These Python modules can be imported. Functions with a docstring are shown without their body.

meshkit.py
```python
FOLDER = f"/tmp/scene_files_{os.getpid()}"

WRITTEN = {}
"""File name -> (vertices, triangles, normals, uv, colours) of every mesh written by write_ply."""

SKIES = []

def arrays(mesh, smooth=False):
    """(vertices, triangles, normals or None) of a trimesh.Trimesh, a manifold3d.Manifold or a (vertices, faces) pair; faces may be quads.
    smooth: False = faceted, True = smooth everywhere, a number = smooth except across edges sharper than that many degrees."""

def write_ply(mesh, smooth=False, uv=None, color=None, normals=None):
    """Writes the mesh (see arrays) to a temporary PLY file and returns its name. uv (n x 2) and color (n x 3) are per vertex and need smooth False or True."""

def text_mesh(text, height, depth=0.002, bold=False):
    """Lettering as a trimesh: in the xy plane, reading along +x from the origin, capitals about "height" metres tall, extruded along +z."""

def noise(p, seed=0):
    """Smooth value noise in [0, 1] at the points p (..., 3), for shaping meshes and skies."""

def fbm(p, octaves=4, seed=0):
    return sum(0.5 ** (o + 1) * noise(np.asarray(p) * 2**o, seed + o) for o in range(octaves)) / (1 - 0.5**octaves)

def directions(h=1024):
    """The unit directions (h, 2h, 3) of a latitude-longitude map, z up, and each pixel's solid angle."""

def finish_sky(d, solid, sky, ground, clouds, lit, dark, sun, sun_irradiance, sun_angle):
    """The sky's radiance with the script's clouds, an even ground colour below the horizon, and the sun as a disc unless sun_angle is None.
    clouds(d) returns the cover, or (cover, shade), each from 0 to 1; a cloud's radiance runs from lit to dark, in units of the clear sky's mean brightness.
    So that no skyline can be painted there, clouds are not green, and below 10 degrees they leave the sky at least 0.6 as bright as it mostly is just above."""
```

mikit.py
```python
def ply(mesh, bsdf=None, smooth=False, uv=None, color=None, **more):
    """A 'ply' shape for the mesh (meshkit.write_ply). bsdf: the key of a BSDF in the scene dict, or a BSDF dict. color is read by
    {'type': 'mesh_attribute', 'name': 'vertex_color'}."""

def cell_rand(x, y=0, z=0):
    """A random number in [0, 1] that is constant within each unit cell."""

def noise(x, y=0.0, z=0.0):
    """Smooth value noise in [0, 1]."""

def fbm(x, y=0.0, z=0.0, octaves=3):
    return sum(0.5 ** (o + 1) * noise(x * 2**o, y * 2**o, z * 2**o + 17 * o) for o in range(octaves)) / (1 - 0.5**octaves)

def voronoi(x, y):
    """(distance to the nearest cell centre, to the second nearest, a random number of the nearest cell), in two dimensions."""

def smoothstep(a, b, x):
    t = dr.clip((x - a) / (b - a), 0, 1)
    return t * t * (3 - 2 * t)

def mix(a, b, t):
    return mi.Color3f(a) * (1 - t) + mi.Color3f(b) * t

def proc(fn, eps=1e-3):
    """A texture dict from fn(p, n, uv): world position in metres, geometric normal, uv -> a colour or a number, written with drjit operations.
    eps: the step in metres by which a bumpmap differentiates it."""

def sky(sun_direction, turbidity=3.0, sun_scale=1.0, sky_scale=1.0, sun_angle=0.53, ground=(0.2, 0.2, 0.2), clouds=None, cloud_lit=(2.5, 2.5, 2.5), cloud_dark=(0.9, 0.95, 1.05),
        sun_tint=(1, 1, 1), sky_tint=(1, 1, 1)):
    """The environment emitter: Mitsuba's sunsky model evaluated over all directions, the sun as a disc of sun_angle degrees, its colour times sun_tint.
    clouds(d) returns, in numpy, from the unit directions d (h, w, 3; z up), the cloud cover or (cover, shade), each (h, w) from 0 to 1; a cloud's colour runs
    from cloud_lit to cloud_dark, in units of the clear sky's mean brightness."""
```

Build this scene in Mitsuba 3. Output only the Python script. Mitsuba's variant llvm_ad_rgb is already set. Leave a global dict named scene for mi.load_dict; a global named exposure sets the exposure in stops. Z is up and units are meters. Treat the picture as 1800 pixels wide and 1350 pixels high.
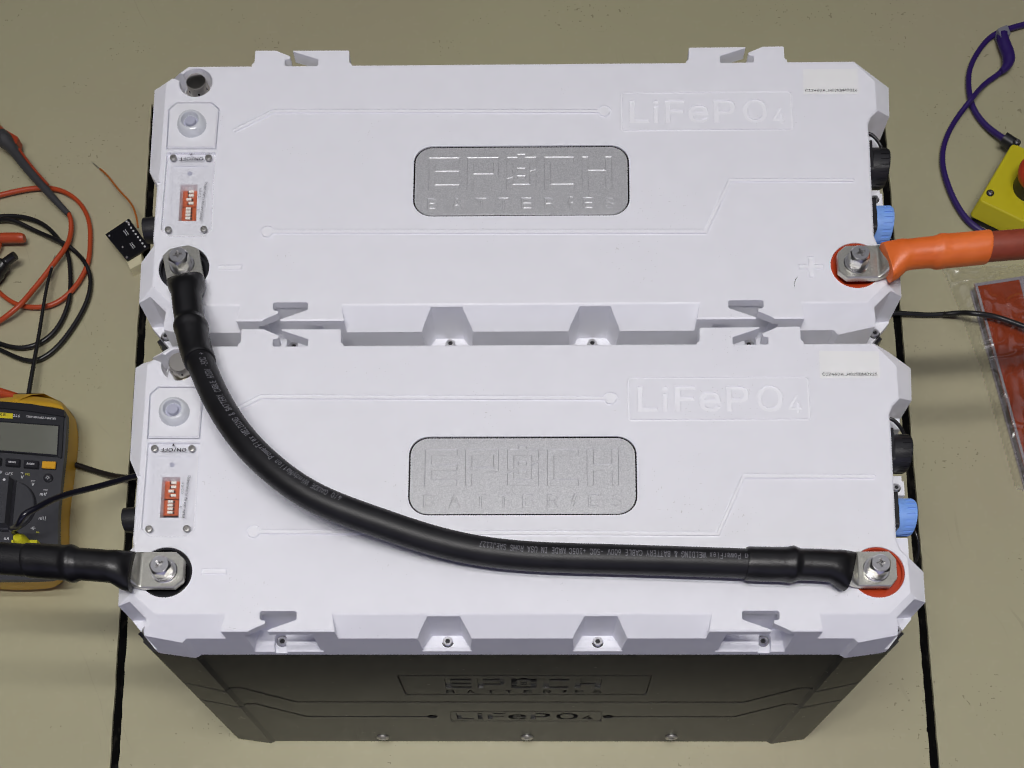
import math, random
import numpy as np
import trimesh
import mitsuba as mi
import mikit, meshkit
from manifold3d import Manifold, Mesh, CrossSection
from scipy.interpolate import CubicSpline
from shapely.geometry import Polygon, LineString, Point, MultiPolygon, box as sbox
from shapely.geometry.polygon import orient
from shapely import affinity
from shapely.ops import unary_union

T = mi.ScalarTransform4f
random.seed(5)
rng = np.random.default_rng(5)
scene, labels = {'type': 'scene'}, {}
exposure = -0.06

# ------------------------------------------------------------------ camera
CAM = np.array([0.001322, 0.000424, 0.850459])
_t, _r, _w = np.radians([9.85731374, -0.72759473, 0.14767718])
_f, _d, _x = np.array([0, math.sin(_t), -math.cos(_t)]), np.array([0, -math.cos(_t), -math.sin(_t)]), np.array([1, 0, 0.0])
_Rz = np.array([[math.cos(_w), -math.sin(_w), 0], [math.sin(_w), math.cos(_w), 0], [0, 0, 1]])
_f, _d, _x = _Rz @ _f, _Rz @ _d, _Rz @ _x
_f = _f * math.cos(_r) + _x * math.sin(_r)
scene['camera'] = {'type': 'perspective', 'fov': 2 * math.degrees(math.atan(900 / 1750)), 'fov_axis': 'x', 'near_clip': 0.01, 'far_clip': 50.0,
                   'principal_point_offset_y': -1 * (1504.6 - 675) / 1350,
                   'to_world': T().look_at(origin=CAM.tolist(), target=(CAM + _f).tolist(), up=(-_d).tolist())}

# ------------------------------------------------------------------ lamps (ceiling tube fittings, plus two unseen panels added for fill light)
def lamp(key, label, verts, rgb, back):
    v = np.array(verts, float)
    n = np.cross(v[1] - v[0], v[2] - v[0]); n /= np.linalg.norm(n)
    scene[key + '__diffuser'] = mikit.ply((v, np.array([[0, 1, 2, 3]])), 'lamp_body', emitter={'type': 'area', 'radiance': {'type': 'rgb', 'value': list(rgb)}})
    o = v - n * back * 0.2
    p = v - n * back + (v - v.mean(0)) * 0.08
    q = np.vstack([o + (v - v.mean(0)) * 0.08, p])
    f = [[0, 1, 2], [0, 2, 3], [4, 6, 5], [4, 7, 6]] + sum([[[i, 4 + i, (i + 1) % 4], [(i + 1) % 4, 4 + i, 4 + (i + 1) % 4]] for i in range(4)], [])
    scene[key + '__housing'] = mikit.ply(trimesh.Trimesh(q, f, process=False), 'lamp_body')
    labels[key] = {'label': label, 'category': 'lamp'}
scene['lamp_body'] = {'type': 'twosided', 'bsdf': {'type': 'diffuse', 'reflectance': {'type': 'rgb', 'value': [.7, .7, .7]}}}
def ceiling(x0, x1, y0, y1, z): return [(x0, y0, z), (x0, y1, z), (x1, y1, z), (x1, y0, z)]
TUBE, TUBE2, PANEL, FILL = 98.0, 42.0, .36, .20
lamp('ceiling_lamp', 'long tube lamp overhead in front of the table', ceiling(-.75, .6, -.182, -.132, 2.0), [TUBE * 1.0, TUBE * .975, TUBE * .97], .08)
lamp('ceiling_lamp_001', 'long tube lamp straight above the table', ceiling(-.75, .6, .143, .193, 2.0), [TUBE2 * 1.0, TUBE2 * .975, TUBE2 * .97], .08)
lamp('ceiling_lamp_002', 'wide dim panel added for ceiling glow above the far side of the table', ceiling(-1.5, 1.5, .5, 2.2, 2.1), [PANEL * .97, PANEL * .97, PANEL * 1.08], .08)  # unseen panel added to give the bounced glow of the ceiling
lamp('fill_panel', 'large bluish fill panel added behind the camera', [(-1.8, -1.6, .4), (-1.8, -1.6, 1.8), (1.8, -1.6, 1.8), (1.8, -1.6, .4)], [FILL * .70, FILL * .68, FILL * 1.7], .08)  # unseen panel added as bluish fill from the front

# ------------------------------------------------------------------ materials
noise, fbm, cell, smoothstep, mix = mikit.noise, mikit.fbm, mikit.cell_rand, mikit.smoothstep, mikit.mix
def rgb(c): return {'type': 'rgb', 'value': list(c)} if isinstance(c, (tuple, list)) else c
def mat(key, color, rough=.4, metallic=0.0, spec=.5, **kw):
    bump = kw.pop('bump', None)
    b = {'type': 'principled', 'base_color': rgb(color), 'roughness': rough, 'metallic': metallic, 'specular': spec, **kw}
    if bump: b = {'type': 'bumpmap', 'arbitrary': bump[0], 'scale': bump[1], 'bsdf': b}
    scene[key] = {'type': 'twosided', 'bsdf': b}
def white_tex(p, n, uv):
    s = smoothstep(.93, .95, noise(p.x * 900, p.y * 900, p.z * 300)) * smoothstep(.62, .74, noise(p.x * 37 + 9, p.y * 37, p.z * 37))
    k = .97 + .05 * fbm(p.x * 60, p.y * 60, p.z * 60)
    return mix((.76, .765, .81), (.42, .41, .39), s * .5) * k
mat('white', mikit.proc(white_tex), .42, spec=.42, bump=(mikit.proc(lambda p, n, uv: noise(p.x * 2600, p.y * 2600, p.z * 2600), eps=1e-4), 1e-5))
mat('white_lit', (.80, .805, .84), .25, spec=.5)  # lid white made paler, painting in light caught by the relief
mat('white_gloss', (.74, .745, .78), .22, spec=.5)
mat('window_white', (.70, .705, .75), .3, spec=.5)
mat('label_paper', (.80, .805, .80), .45, spec=.4)
def case_tex(p, n, uv):
    s = smoothstep(.90, .93, noise(p.x * 260, p.y * 260, p.z * 260))
    return mix((.017, .017, .016), (.09, .09, .08), s * .35)
mat('case_black', mikit.proc(case_tex), .34, spec=.55, bump=(mikit.proc(lambda p, n, uv: noise(p.x * 2200, p.y * 2200, p.z * 2200), eps=1e-4), 3e-5))
mat('black_plastic', (.014, .014, .016), .38)
mat('black_gloss', (.010, .010, .012), .15)
mat('black_satin', mikit.proc(lambda p, n, uv: mix((.005, .005, .006), (.016, .016, .018), fbm(p.x * 90, p.y * 90, p.z * 90) * .7)), .45, spec=.38)
mat('shrink_black', mikit.proc(lambda p, n, uv: mix((.005, .005, .006), (.012, .012, .013), noise(p.x * 150, p.y * 150, p.z * 150))), .36, spec=.42, bump=(mikit.proc(lambda p, n, uv: fbm(p.x * 160, p.y * 160, p.z * 160), eps=4e-4), 2.5e-4))
mat('ink', (.012, .012, .014), .6)
mat('cable_ink', (.17, .17, .19), .6)
mat('paint_ink', (.55, .55, .55), .6)
mat('ring_red', (.42, .045, .012), .3)
mat('shrink_orange', mikit.proc(lambda p, n, uv: mix((.66, .125, .020), (.76, .17, .035), noise(p.x * 120, p.y * 120, p.z * 120))), .40, bump=(mikit.proc(lambda p, n, uv: fbm(p.x * 160, p.y * 160, p.z * 160), eps=4e-4), 2.5e-4))
mat('cable_red', mikit.proc(lambda p, n, uv: mix((.20, .035, .016), (.27, .05, .025), fbm(p.x * 200, p.y * 200, p.z * 200))), .5)
mat('tin', mikit.proc(lambda p, n, uv: mix((.50, .50, .44), (.66, .65, .58), fbm(p.x * 700, p.y * 700, p.z * 700))), .36, .85,
    bump=(mikit.proc(lambda p, n, uv: fbm(p.x * 900, p.y * 900, p.z * 900), eps=2e-4), 8e-5))
mat('steel', mikit.proc(lambda p, n, uv: mix((.62, .615, .61), (.74, .735, .73), noise(p.x * 900, p.y * 900, p.z * 900))), .25, 1.0)
mat('steel_dark', (.46, .45, .43), .38, .8)
mat('nickel', (.60, .57, .50), .2, 1.0)
def plate_tex(p, n, uv):
    g = cell(dr_floor(p.x * 2600), dr_floor(p.y * 2600)) * .5 + noise(p.x * 1500, p.y * 1500) * .5
    return mix((.56, .565, .575), (.84, .845, .855), g)
import drjit as dr
dr_floor = dr.floor
mat('plate_edge', (.80, .80, .82), .22, 1.0)
mat('plate_metal', mikit.proc(plate_tex), .48, .68, bump=(mikit.proc(lambda p, n, uv: noise(p.x * 1900, p.y * 1900, p.z * 1900), eps=1e-4), 6e-5))
mat('dip_red', (.47, .105, .042), .4)
mat('dip_white', (.75, .73, .66), .4)
mat('cap_blue', (.19, .36, .78), .45)
mat('rubber_clear', (.56, .58, .61), .12, spec=.7)
mat('rubber_button', (.40, .41, .50), .2, spec=.6)
def table_tex(p, n, uv):
    big = fbm(p.x * 5, p.y * 5, 0, octaves=3)
    spk = smoothstep(.90, .94, noise(p.x * 460 + 3 * noise(p.x * 90, p.y * 90), p.y * 460, 3)) * smoothstep(.66, .78, noise(p.x * 27, p.y * 27, 8))
    lt = smoothstep(.80, .95, noise(p.x * 240 + 40, p.y * 240, 5)) * .12
    scr = smoothstep(.90, .97, noise(p.x * 500 + p.y * 240 + fbm(p.x * 14, p.y * 14) * 14, p.y * 9 - p.x * 5, 2)) * smoothstep(.60, .80, noise(p.x * 11, p.y * 11, 4))
    stn = smoothstep(.50, .75, fbm(p.x * 4 + 7, p.y * 4, 1, octaves=4))
    c = mix((.400, .378, .240), (.440, .415, .268), big)
    c = mix(c, (.415, .365, .252), stn * .35)
    c = mix(c, (.50, .47, .33), lt)
    c = mix(c, (.29, .27, .18), scr * .3)
    return mix(c, (.18, .155, .10), spk * .6)
mat('table_paint', mikit.proc(table_tex), .38, spec=.45, bump=(mikit.proc(lambda p, n, uv: fbm(p.x * 160, p.y * 160, p.z * 160), eps=4e-4), 1.2e-4))
mat('seam_black', mikit.proc(lambda p, n, uv: mix((.002, .002, .002), (.012, .011, .009), smoothstep(.6, .8, fbm(p.x * 300, p.y * 120, 1)))), .9, spec=.1)
mat('meter_yellow', mikit.proc(lambda p, n, uv: mix((.52, .29, .018), (.58, .34, .03), noise(p.x * 80, p.y * 80, p.z * 80))), .42)
mat('meter_dark', (.045, .046, .052), .42)
mat('meter_darker', (.014, .014, .018), .35)
mat('meter_bezel', (.026, .027, .031), .3)
mat('lcd', (.15, .155, .13), .08, spec=.6)
mat('button_yellow', (.66, .34, .02), .4)
mat('print_white', (.62, .62, .64), .5)
mat('print_yellow', (.45, .43, .04), .5)
mat('badge_yellow', (.62, .52, .02), .5)
mat('lead_black', (.012, .012, .013), .28)
mat('lead_navy', (.010, .010, .017), .16, spec=.6)
mat('collar_yellow', (.58, .55, .02), .35)
mat('lead_red', (.42, .06, .018), .35)
mat('probe_grey', (.042, .042, .045), .55)
mat('probe_red', (.32, .045, .016), .35)
mat('wire_orange', (.40, .11, .02), .4)
mat('pcb_black', (.006, .006, .008), .25)
mat('pad_white', (.62, .62, .62), .4)
mat('header_cream', (.62, .58, .38), .45)
mat('cord_blue', (.030, .014, .115), .35)
mat('plug_clear', (.20, .20, .24), .12)
mat('stop_yellow', (.56, .49, .015), .4)
mat('stop_red', (.42, .04, .015), .35)
mat('book_red', mikit.proc(lambda p, n, uv: mix((.27, .044, .014), (.32, .055, .018), fbm(p.x * 60, p.y * 60, 0))), .3)
mat('book_grey', (.30, .28, .30), .4)
mat('book_edge', (.16, .145, .15), .45)
scene['film'] = {'type': 'mask', 'opacity': .09, 'bsdf': {'type': 'twosided', 'bsdf': {'type': 'roughconductor', 'alpha': .06}}}
scene['cover_glass'] = {'type': 'mask', 'opacity': .015, 'bsdf': {'type': 'twosided', 'bsdf': {'type': 'roughconductor', 'alpha': .2}}}

# ------------------------------------------------------------------ mesh helpers
def cw(poly): return np.array(orient(Polygon(poly)).exterior.coords)[:-1]
def cs(poly):
    polys = [poly] if isinstance(poly, Polygon) else list(poly.geoms) if hasattr(poly, 'geoms') else [Polygon(poly)]
    loops = []
    for g in polys:
        g = orient(g)
        loops.append(np.array(g.exterior.coords)[:-1])
        loops += [np.array(r.coords)[:-1] for r in g.interiors]
    return CrossSection(loops)
def prism(poly, z0, z1): return Manifold.extrude(cs(poly), z1 - z0).translate([0, 0, z0])
def bx(x0, x1, y0, y1, z0, z1): return prism([(x0, y0), (x1, y0), (x1, y1), (x0, y1)], z0, z1)
def cap(poly):
    v, f = trimesh.creation.triangulate_polygon(Polygon(poly), engine='earcut')
    return v, f
def loft(polys, zs, fan=False):
    """closed mesh through polygons of equal vertex count (counter-clockwise), bottom first"""
    n = len(polys[0])
    v = np.vstack([np.c_[np.array(p, float), np.full(n, z)] for p, z in zip(polys, zs)])
    f = []
    for k in range(len(polys) - 1):
        for i in range(n):
            j = (i + 1) % n
            a, b, c, d = k * n + i, k * n + j, (k + 1) * n + j, (k + 1) * n + i
            f += [[a, b, c], [a, c, d]]
    if fan:
        m = len(v)
        v = np.vstack([v, np.r_[np.mean(polys[0], 0), zs[0]], np.r_[np.mean(polys[-1], 0), zs[-1]]])
        for i in range(n):
            j = (i + 1) % n
            f += [[m, j, i], [m + 1, (len(polys) - 1) * n + i, (len(polys) - 1) * n + j]]
        return v, np.array(f)
    import mapbox_earcut as me
    lo = me.triangulate_float64(np.array(polys[0], float), np.array([n], dtype=np.uint32)).reshape(-1, 3)
    hi = me.triangulate_float64(np.array(polys[-1], float), np.array([n], dtype=np.uint32)).reshape(-1, 3)
    def fix(tri, p, up):
        p = np.array(p)
        out = []
        for t in tri:
            a, b, c = p[t]
            s = (b[0] - a[0]) * (c[1] - a[1]) - (b[1] - a[1]) * (c[0] - a[0])
            out.append(t if (s > 0) == up else t[::-1])
        return out
    f += [list(t) for t in fix(lo, polys[0], False)] + [list(np.array(t) + n * (len(polys) - 1)) for t in fix(hi, polys[-1], True)]
    return v, np.array(f)
def inset(poly, d):
    p = np.array(poly, float)
    e = np.roll(p, -1, 0) - p; e /= np.linalg.norm(e, axis=1, keepdims=True)
    n = np.c_[-e[:, 1], e[:, 0]]
    m = n + np.roll(n, 1, 0)
    return p + d * m * (2 / (m ** 2).sum(1))[:, None]
def loftm(polys, zs, fan=False):
    v, f = loft(polys, zs, fan)
    m = Manifold(Mesh(vert_properties=v.astype(np.float32), tri_verts=f.astype(np.uint32)))
    assert m.status().name == 'NoError', m.status()
    return m
def tm(m):
    if isinstance(m, Manifold):
        a = m.to_mesh()
        return trimesh.Trimesh(a.vert_properties[:, :3], a.tri_verts, process=False)
    if isinstance(m, tuple): return trimesh.Trimesh(m[0], m[1], process=False)
    return m
def cat(*ms):
    return trimesh.util.concatenate([tm(m) for m in ms])
def cyl(r, z0, z1, n=40, r2=None): return Manifold.cylinder(z1 - z0, r, r if r2 is None else r2, n).translate([0, 0, z0])
def lathe(profile, n=48):
    """profile [(r, z)] bottom to top; open shells allowed"""
    v, f = [], []
    for r, z in profile:
        a = np.arange(n) * 2 * np.pi / n
        v.append(np.c_[r * np.cos(a), r * np.sin(a), np.full(n, z)])
    for k in range(len(profile) - 1):
        for i in range(n):
            j = (i + 1) % n
            f += [[k * n + i, k * n + j, (k + 1) * n + j], [k * n + i, (k + 1) * n + j, (k + 1) * n + i]]
    return trimesh.Trimesh(np.vstack(v), f, process=False)
def flat(poly, z=0.0):
    ms = []
    for g in (poly.geoms if hasattr(poly, 'geoms') else [poly]):
        if g.is_empty or g.area < 1e-12: continue
        v, f = trimesh.creation.triangulate_polygon(g, engine='earcut')
        m = trimesh.Trimesh(np.c_[v, np.full(len(v), z)], f, process=False)
        if m.face_normals[:, 2].mean() < 0: m.invert()
        ms.append(m)
    return trimesh.util.concatenate(ms)
def bevel_raise(poly, z0, z1, b):
    """lettering or ribs that stand proud with sloped flanks of width b"""
    poly = poly if hasattr(poly, 'area') else Polygon(poly)
    inner = poly.buffer(-b, join_style=2)
    ring = poly.difference(inner)
    edge = poly.boundary
    ms = [flat(inner, z1)] if not inner.is_empty else []
    import shapely
    for g in (ring.geoms if hasattr(ring, 'geoms') else [ring]):
        if not isinstance(g, Polygon) or g.area < 1e-12: continue
        v, f = trimesh.creation.triangulate_polygon(g, engine='earcut')
        dd = shapely.distance(shapely.points(v), edge)
        m = trimesh.Trimesh(np.c_[v, np.where(dd < b * .3, z0, z1)], f, process=False)
        if m.face_normals[:, 2].mean() < 0: m.invert()
        ms.append(m)
    return trimesh.util.concatenate(ms)
def spline(pts, n=80):
    p = np.array(pts, float)
    s = np.r_[0, np.cumsum(np.linalg.norm(np.diff(p, axis=0), axis=1))]
    c = CubicSpline(s, p)
    return c(np.linspace(0, s[-1], n))
def frames(path, up=None):
    t = np.gradient(path, axis=0); t /= np.linalg.norm(t, axis=1, keepdims=True)
    S = np.zeros_like(t)
    if up is not None:
        S = np.cross(t, up); S /= np.linalg.norm(S, axis=1, keepdims=True)
    else:
        a = np.cross(t[0], [0, 0, 1]) if abs(t[0][2]) < .9 else np.cross(t[0], [0, 1, 0])
        for i in range(len(t)):
            a = a - t[i] * (a @ t[i]); a /= np.linalg.norm(a); S[i] = a
    return t, S, np.cross(S, t)
def sweep(path, hw, hh=None, ex=1.0, ns=20, up=None, caps=True):
    path = np.array(path, float); n = len(path)
    hw = np.broadcast_to(hw, n); hh = hw if hh is None else np.broadcast_to(hh, n); ex = np.broadcast_to(ex, n)
    t, S, N = frames(path, up)
    a = np.arange(ns) * 2 * np.pi / ns
    c, s = np.cos(a), np.sin(a)
    v = []
    for i in range(n):
        pc = np.sign(c) * np.abs(c) ** ex[i]; ps = np.sign(s) * np.abs(s) ** ex[i]
        v.append(path[i] + np.outer(pc * hw[i], S[i]) + np.outer(ps * hh[i], N[i]))
    v = np.vstack(v); f = []
    for k in range(n - 1):
        for i in range(ns):
            j = (i + 1) % ns
            f += [[k * ns + i, (k + 1) * ns + j, k * ns + j], [k * ns + i, (k + 1) * ns + i, (k + 1) * ns + j]]
    if caps:
        v = np.vstack([v, path[0], path[-1]]); a0, a1 = len(v) - 2, len(v) - 1
        for i in range(ns):
            j = (i + 1) % ns
            f += [[a0, i, j], [a1, (n - 1) * ns + j, (n - 1) * ns + i]]
    m = trimesh.Trimesh(v, f, process=False)
    if m.volume < 0: m.invert()
    return m
def xf(m, M): m = tm(m).copy(); m.apply_transform(M); return m
def mv(m, x, y, z): return xf(m, trimesh.transformations.translation_matrix([x, y, z]))
def rz(deg): return trimesh.transformations.rotation_matrix(math.radians(deg), [0, 0, 1])
_gl = {}
def glyph(ch, bold=False):
    """outline of one character as a shapely polygon, capitals 1 high"""
    k = (ch, bold)
    if k not in _gl:
        m = meshkit.text_mesh(ch, 1.0, 1.0, bold)
        up = m.face_normals[:, 2] > .9
        _gl[k] = unary_union([Polygon(t[:, :2]) for t in m.triangles[up]]).buffer(0)
    return _gl[k]
def fit(poly, x0, x1, y0, y1):
    a = poly.bounds
    p = affinity.translate(poly, -a[0], -a[1])
    p = affinity.scale(p, (x1 - x0) / (a[2] - a[0]), (y1 - y0) / (a[3] - a[1]), origin=(0, 0))
    return affinity.translate(p, x0, y0)
def word(s, h, track=0.0, bold=False, narrow=1.0, mono=None):
    """a row of characters from x = 0; capitals h high"""
    x, out = 0.0, []
    for ch in s:
        if ch == ' ':
            x += (mono or .42 * h) + track; continue
        g = glyph(ch, bold); b = g.bounds
        k = h * narrow
        w = (b[2] - b[0]) * k
        if mono:
            out.append(affinity.translate(affinity.scale(g, k, h, origin=(0, 0)), x + (mono - w) / 2 - b[0] * k, 0)); x += mono
        else:
            out.append(affinity.translate(affinity.scale(g, k, h, origin=(0, 0)), x - b[0] * k, 0)); x += w + .12 * h + track
    return unary_union(out)
def place(poly, x, y, deg=0, width=None, height=None):
    """the lettering centred on x, y, turned by deg"""
    b = poly.bounds
    p = affinity.translate(poly, -(b[0] + b[2]) / 2, -(b[1] + b[3]) / 2)
    p = affinity.scale(p, width / (b[2] - b[0]) if width else 1, height / (b[3] - b[1]) if height else 1, origin=(0, 0))
    return affinity.translate(affinity.rotate(p, deg, origin=(0, 0)), x, y)
TABLE = .012     # height of the table top
ON_LID = ('jumper_cable', 'black_cable', 'orange_cable', 'terminal_bolt', 'hair')
def num(key):
    if not any(k == key or k.startswith(key + '__') for k in scene): return key
    i = 1
    while any(k == f'{key}_{i:03d}' or k.startswith(f'{key}_{i:03d}__') for k in scene): i += 1
    return f'{key}_{i:03d}'
def add(key, mesh, bsdf, smooth=30, label=None, **kw):
    key = num(key)
    mesh = tm(mesh)
    if not key.startswith(ON_LID): mesh = mv(mesh, 0, 0, TABLE)
    scene[key] = mikit.ply(mesh, bsdf, smooth, **kw)
    if label: labels[key] = {'label': label}
    return key
def tag(key, label, category, group=None, kind=None):
    labels[key] = {'label': label, 'category': category}
    if group: labels[key]['group'] = group
    if kind: labels[key]['kind'] = kind

# ------------------------------------------------------------------ the table: three boards with black joints
def slot(xc, w):
    ys = np.linspace(.15, .90, 400)
    X = xc - .0130 * (ys - .35)
    def edge(k):
        q = np.c_[ys * 110, ys * 0 + xc * 50 + k * 7, ys * 0]
        return (meshkit.fbm(q, 3, 4) - .5) * .0012 + np.where(meshkit.noise(q * .6, 8) > .92, .0010, 0)
    return Polygon(np.r_[np.c_[X - w / 2 - edge(0), ys], np.c_[X + w / 2 + edge(1), ys][::-1]]).buffer(0)
labels['table_top'] = {'label': 'khaki painted table top with two black joints', 'category': 'table', 'kind': 'structure'}
JOINTS = (-.3590, .3535)
add('table_top__sheet', prism(sbox(-1.6, .195, 1.6, 1.9) - unary_union([slot(x, .0078) for x in JOINTS]), -.03, 0), 'table_paint', 30)
for x in JOINTS:
    add('table_top__joint', prism(slot(x, .0150), -.028, -.0025), 'seam_black', False)

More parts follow.
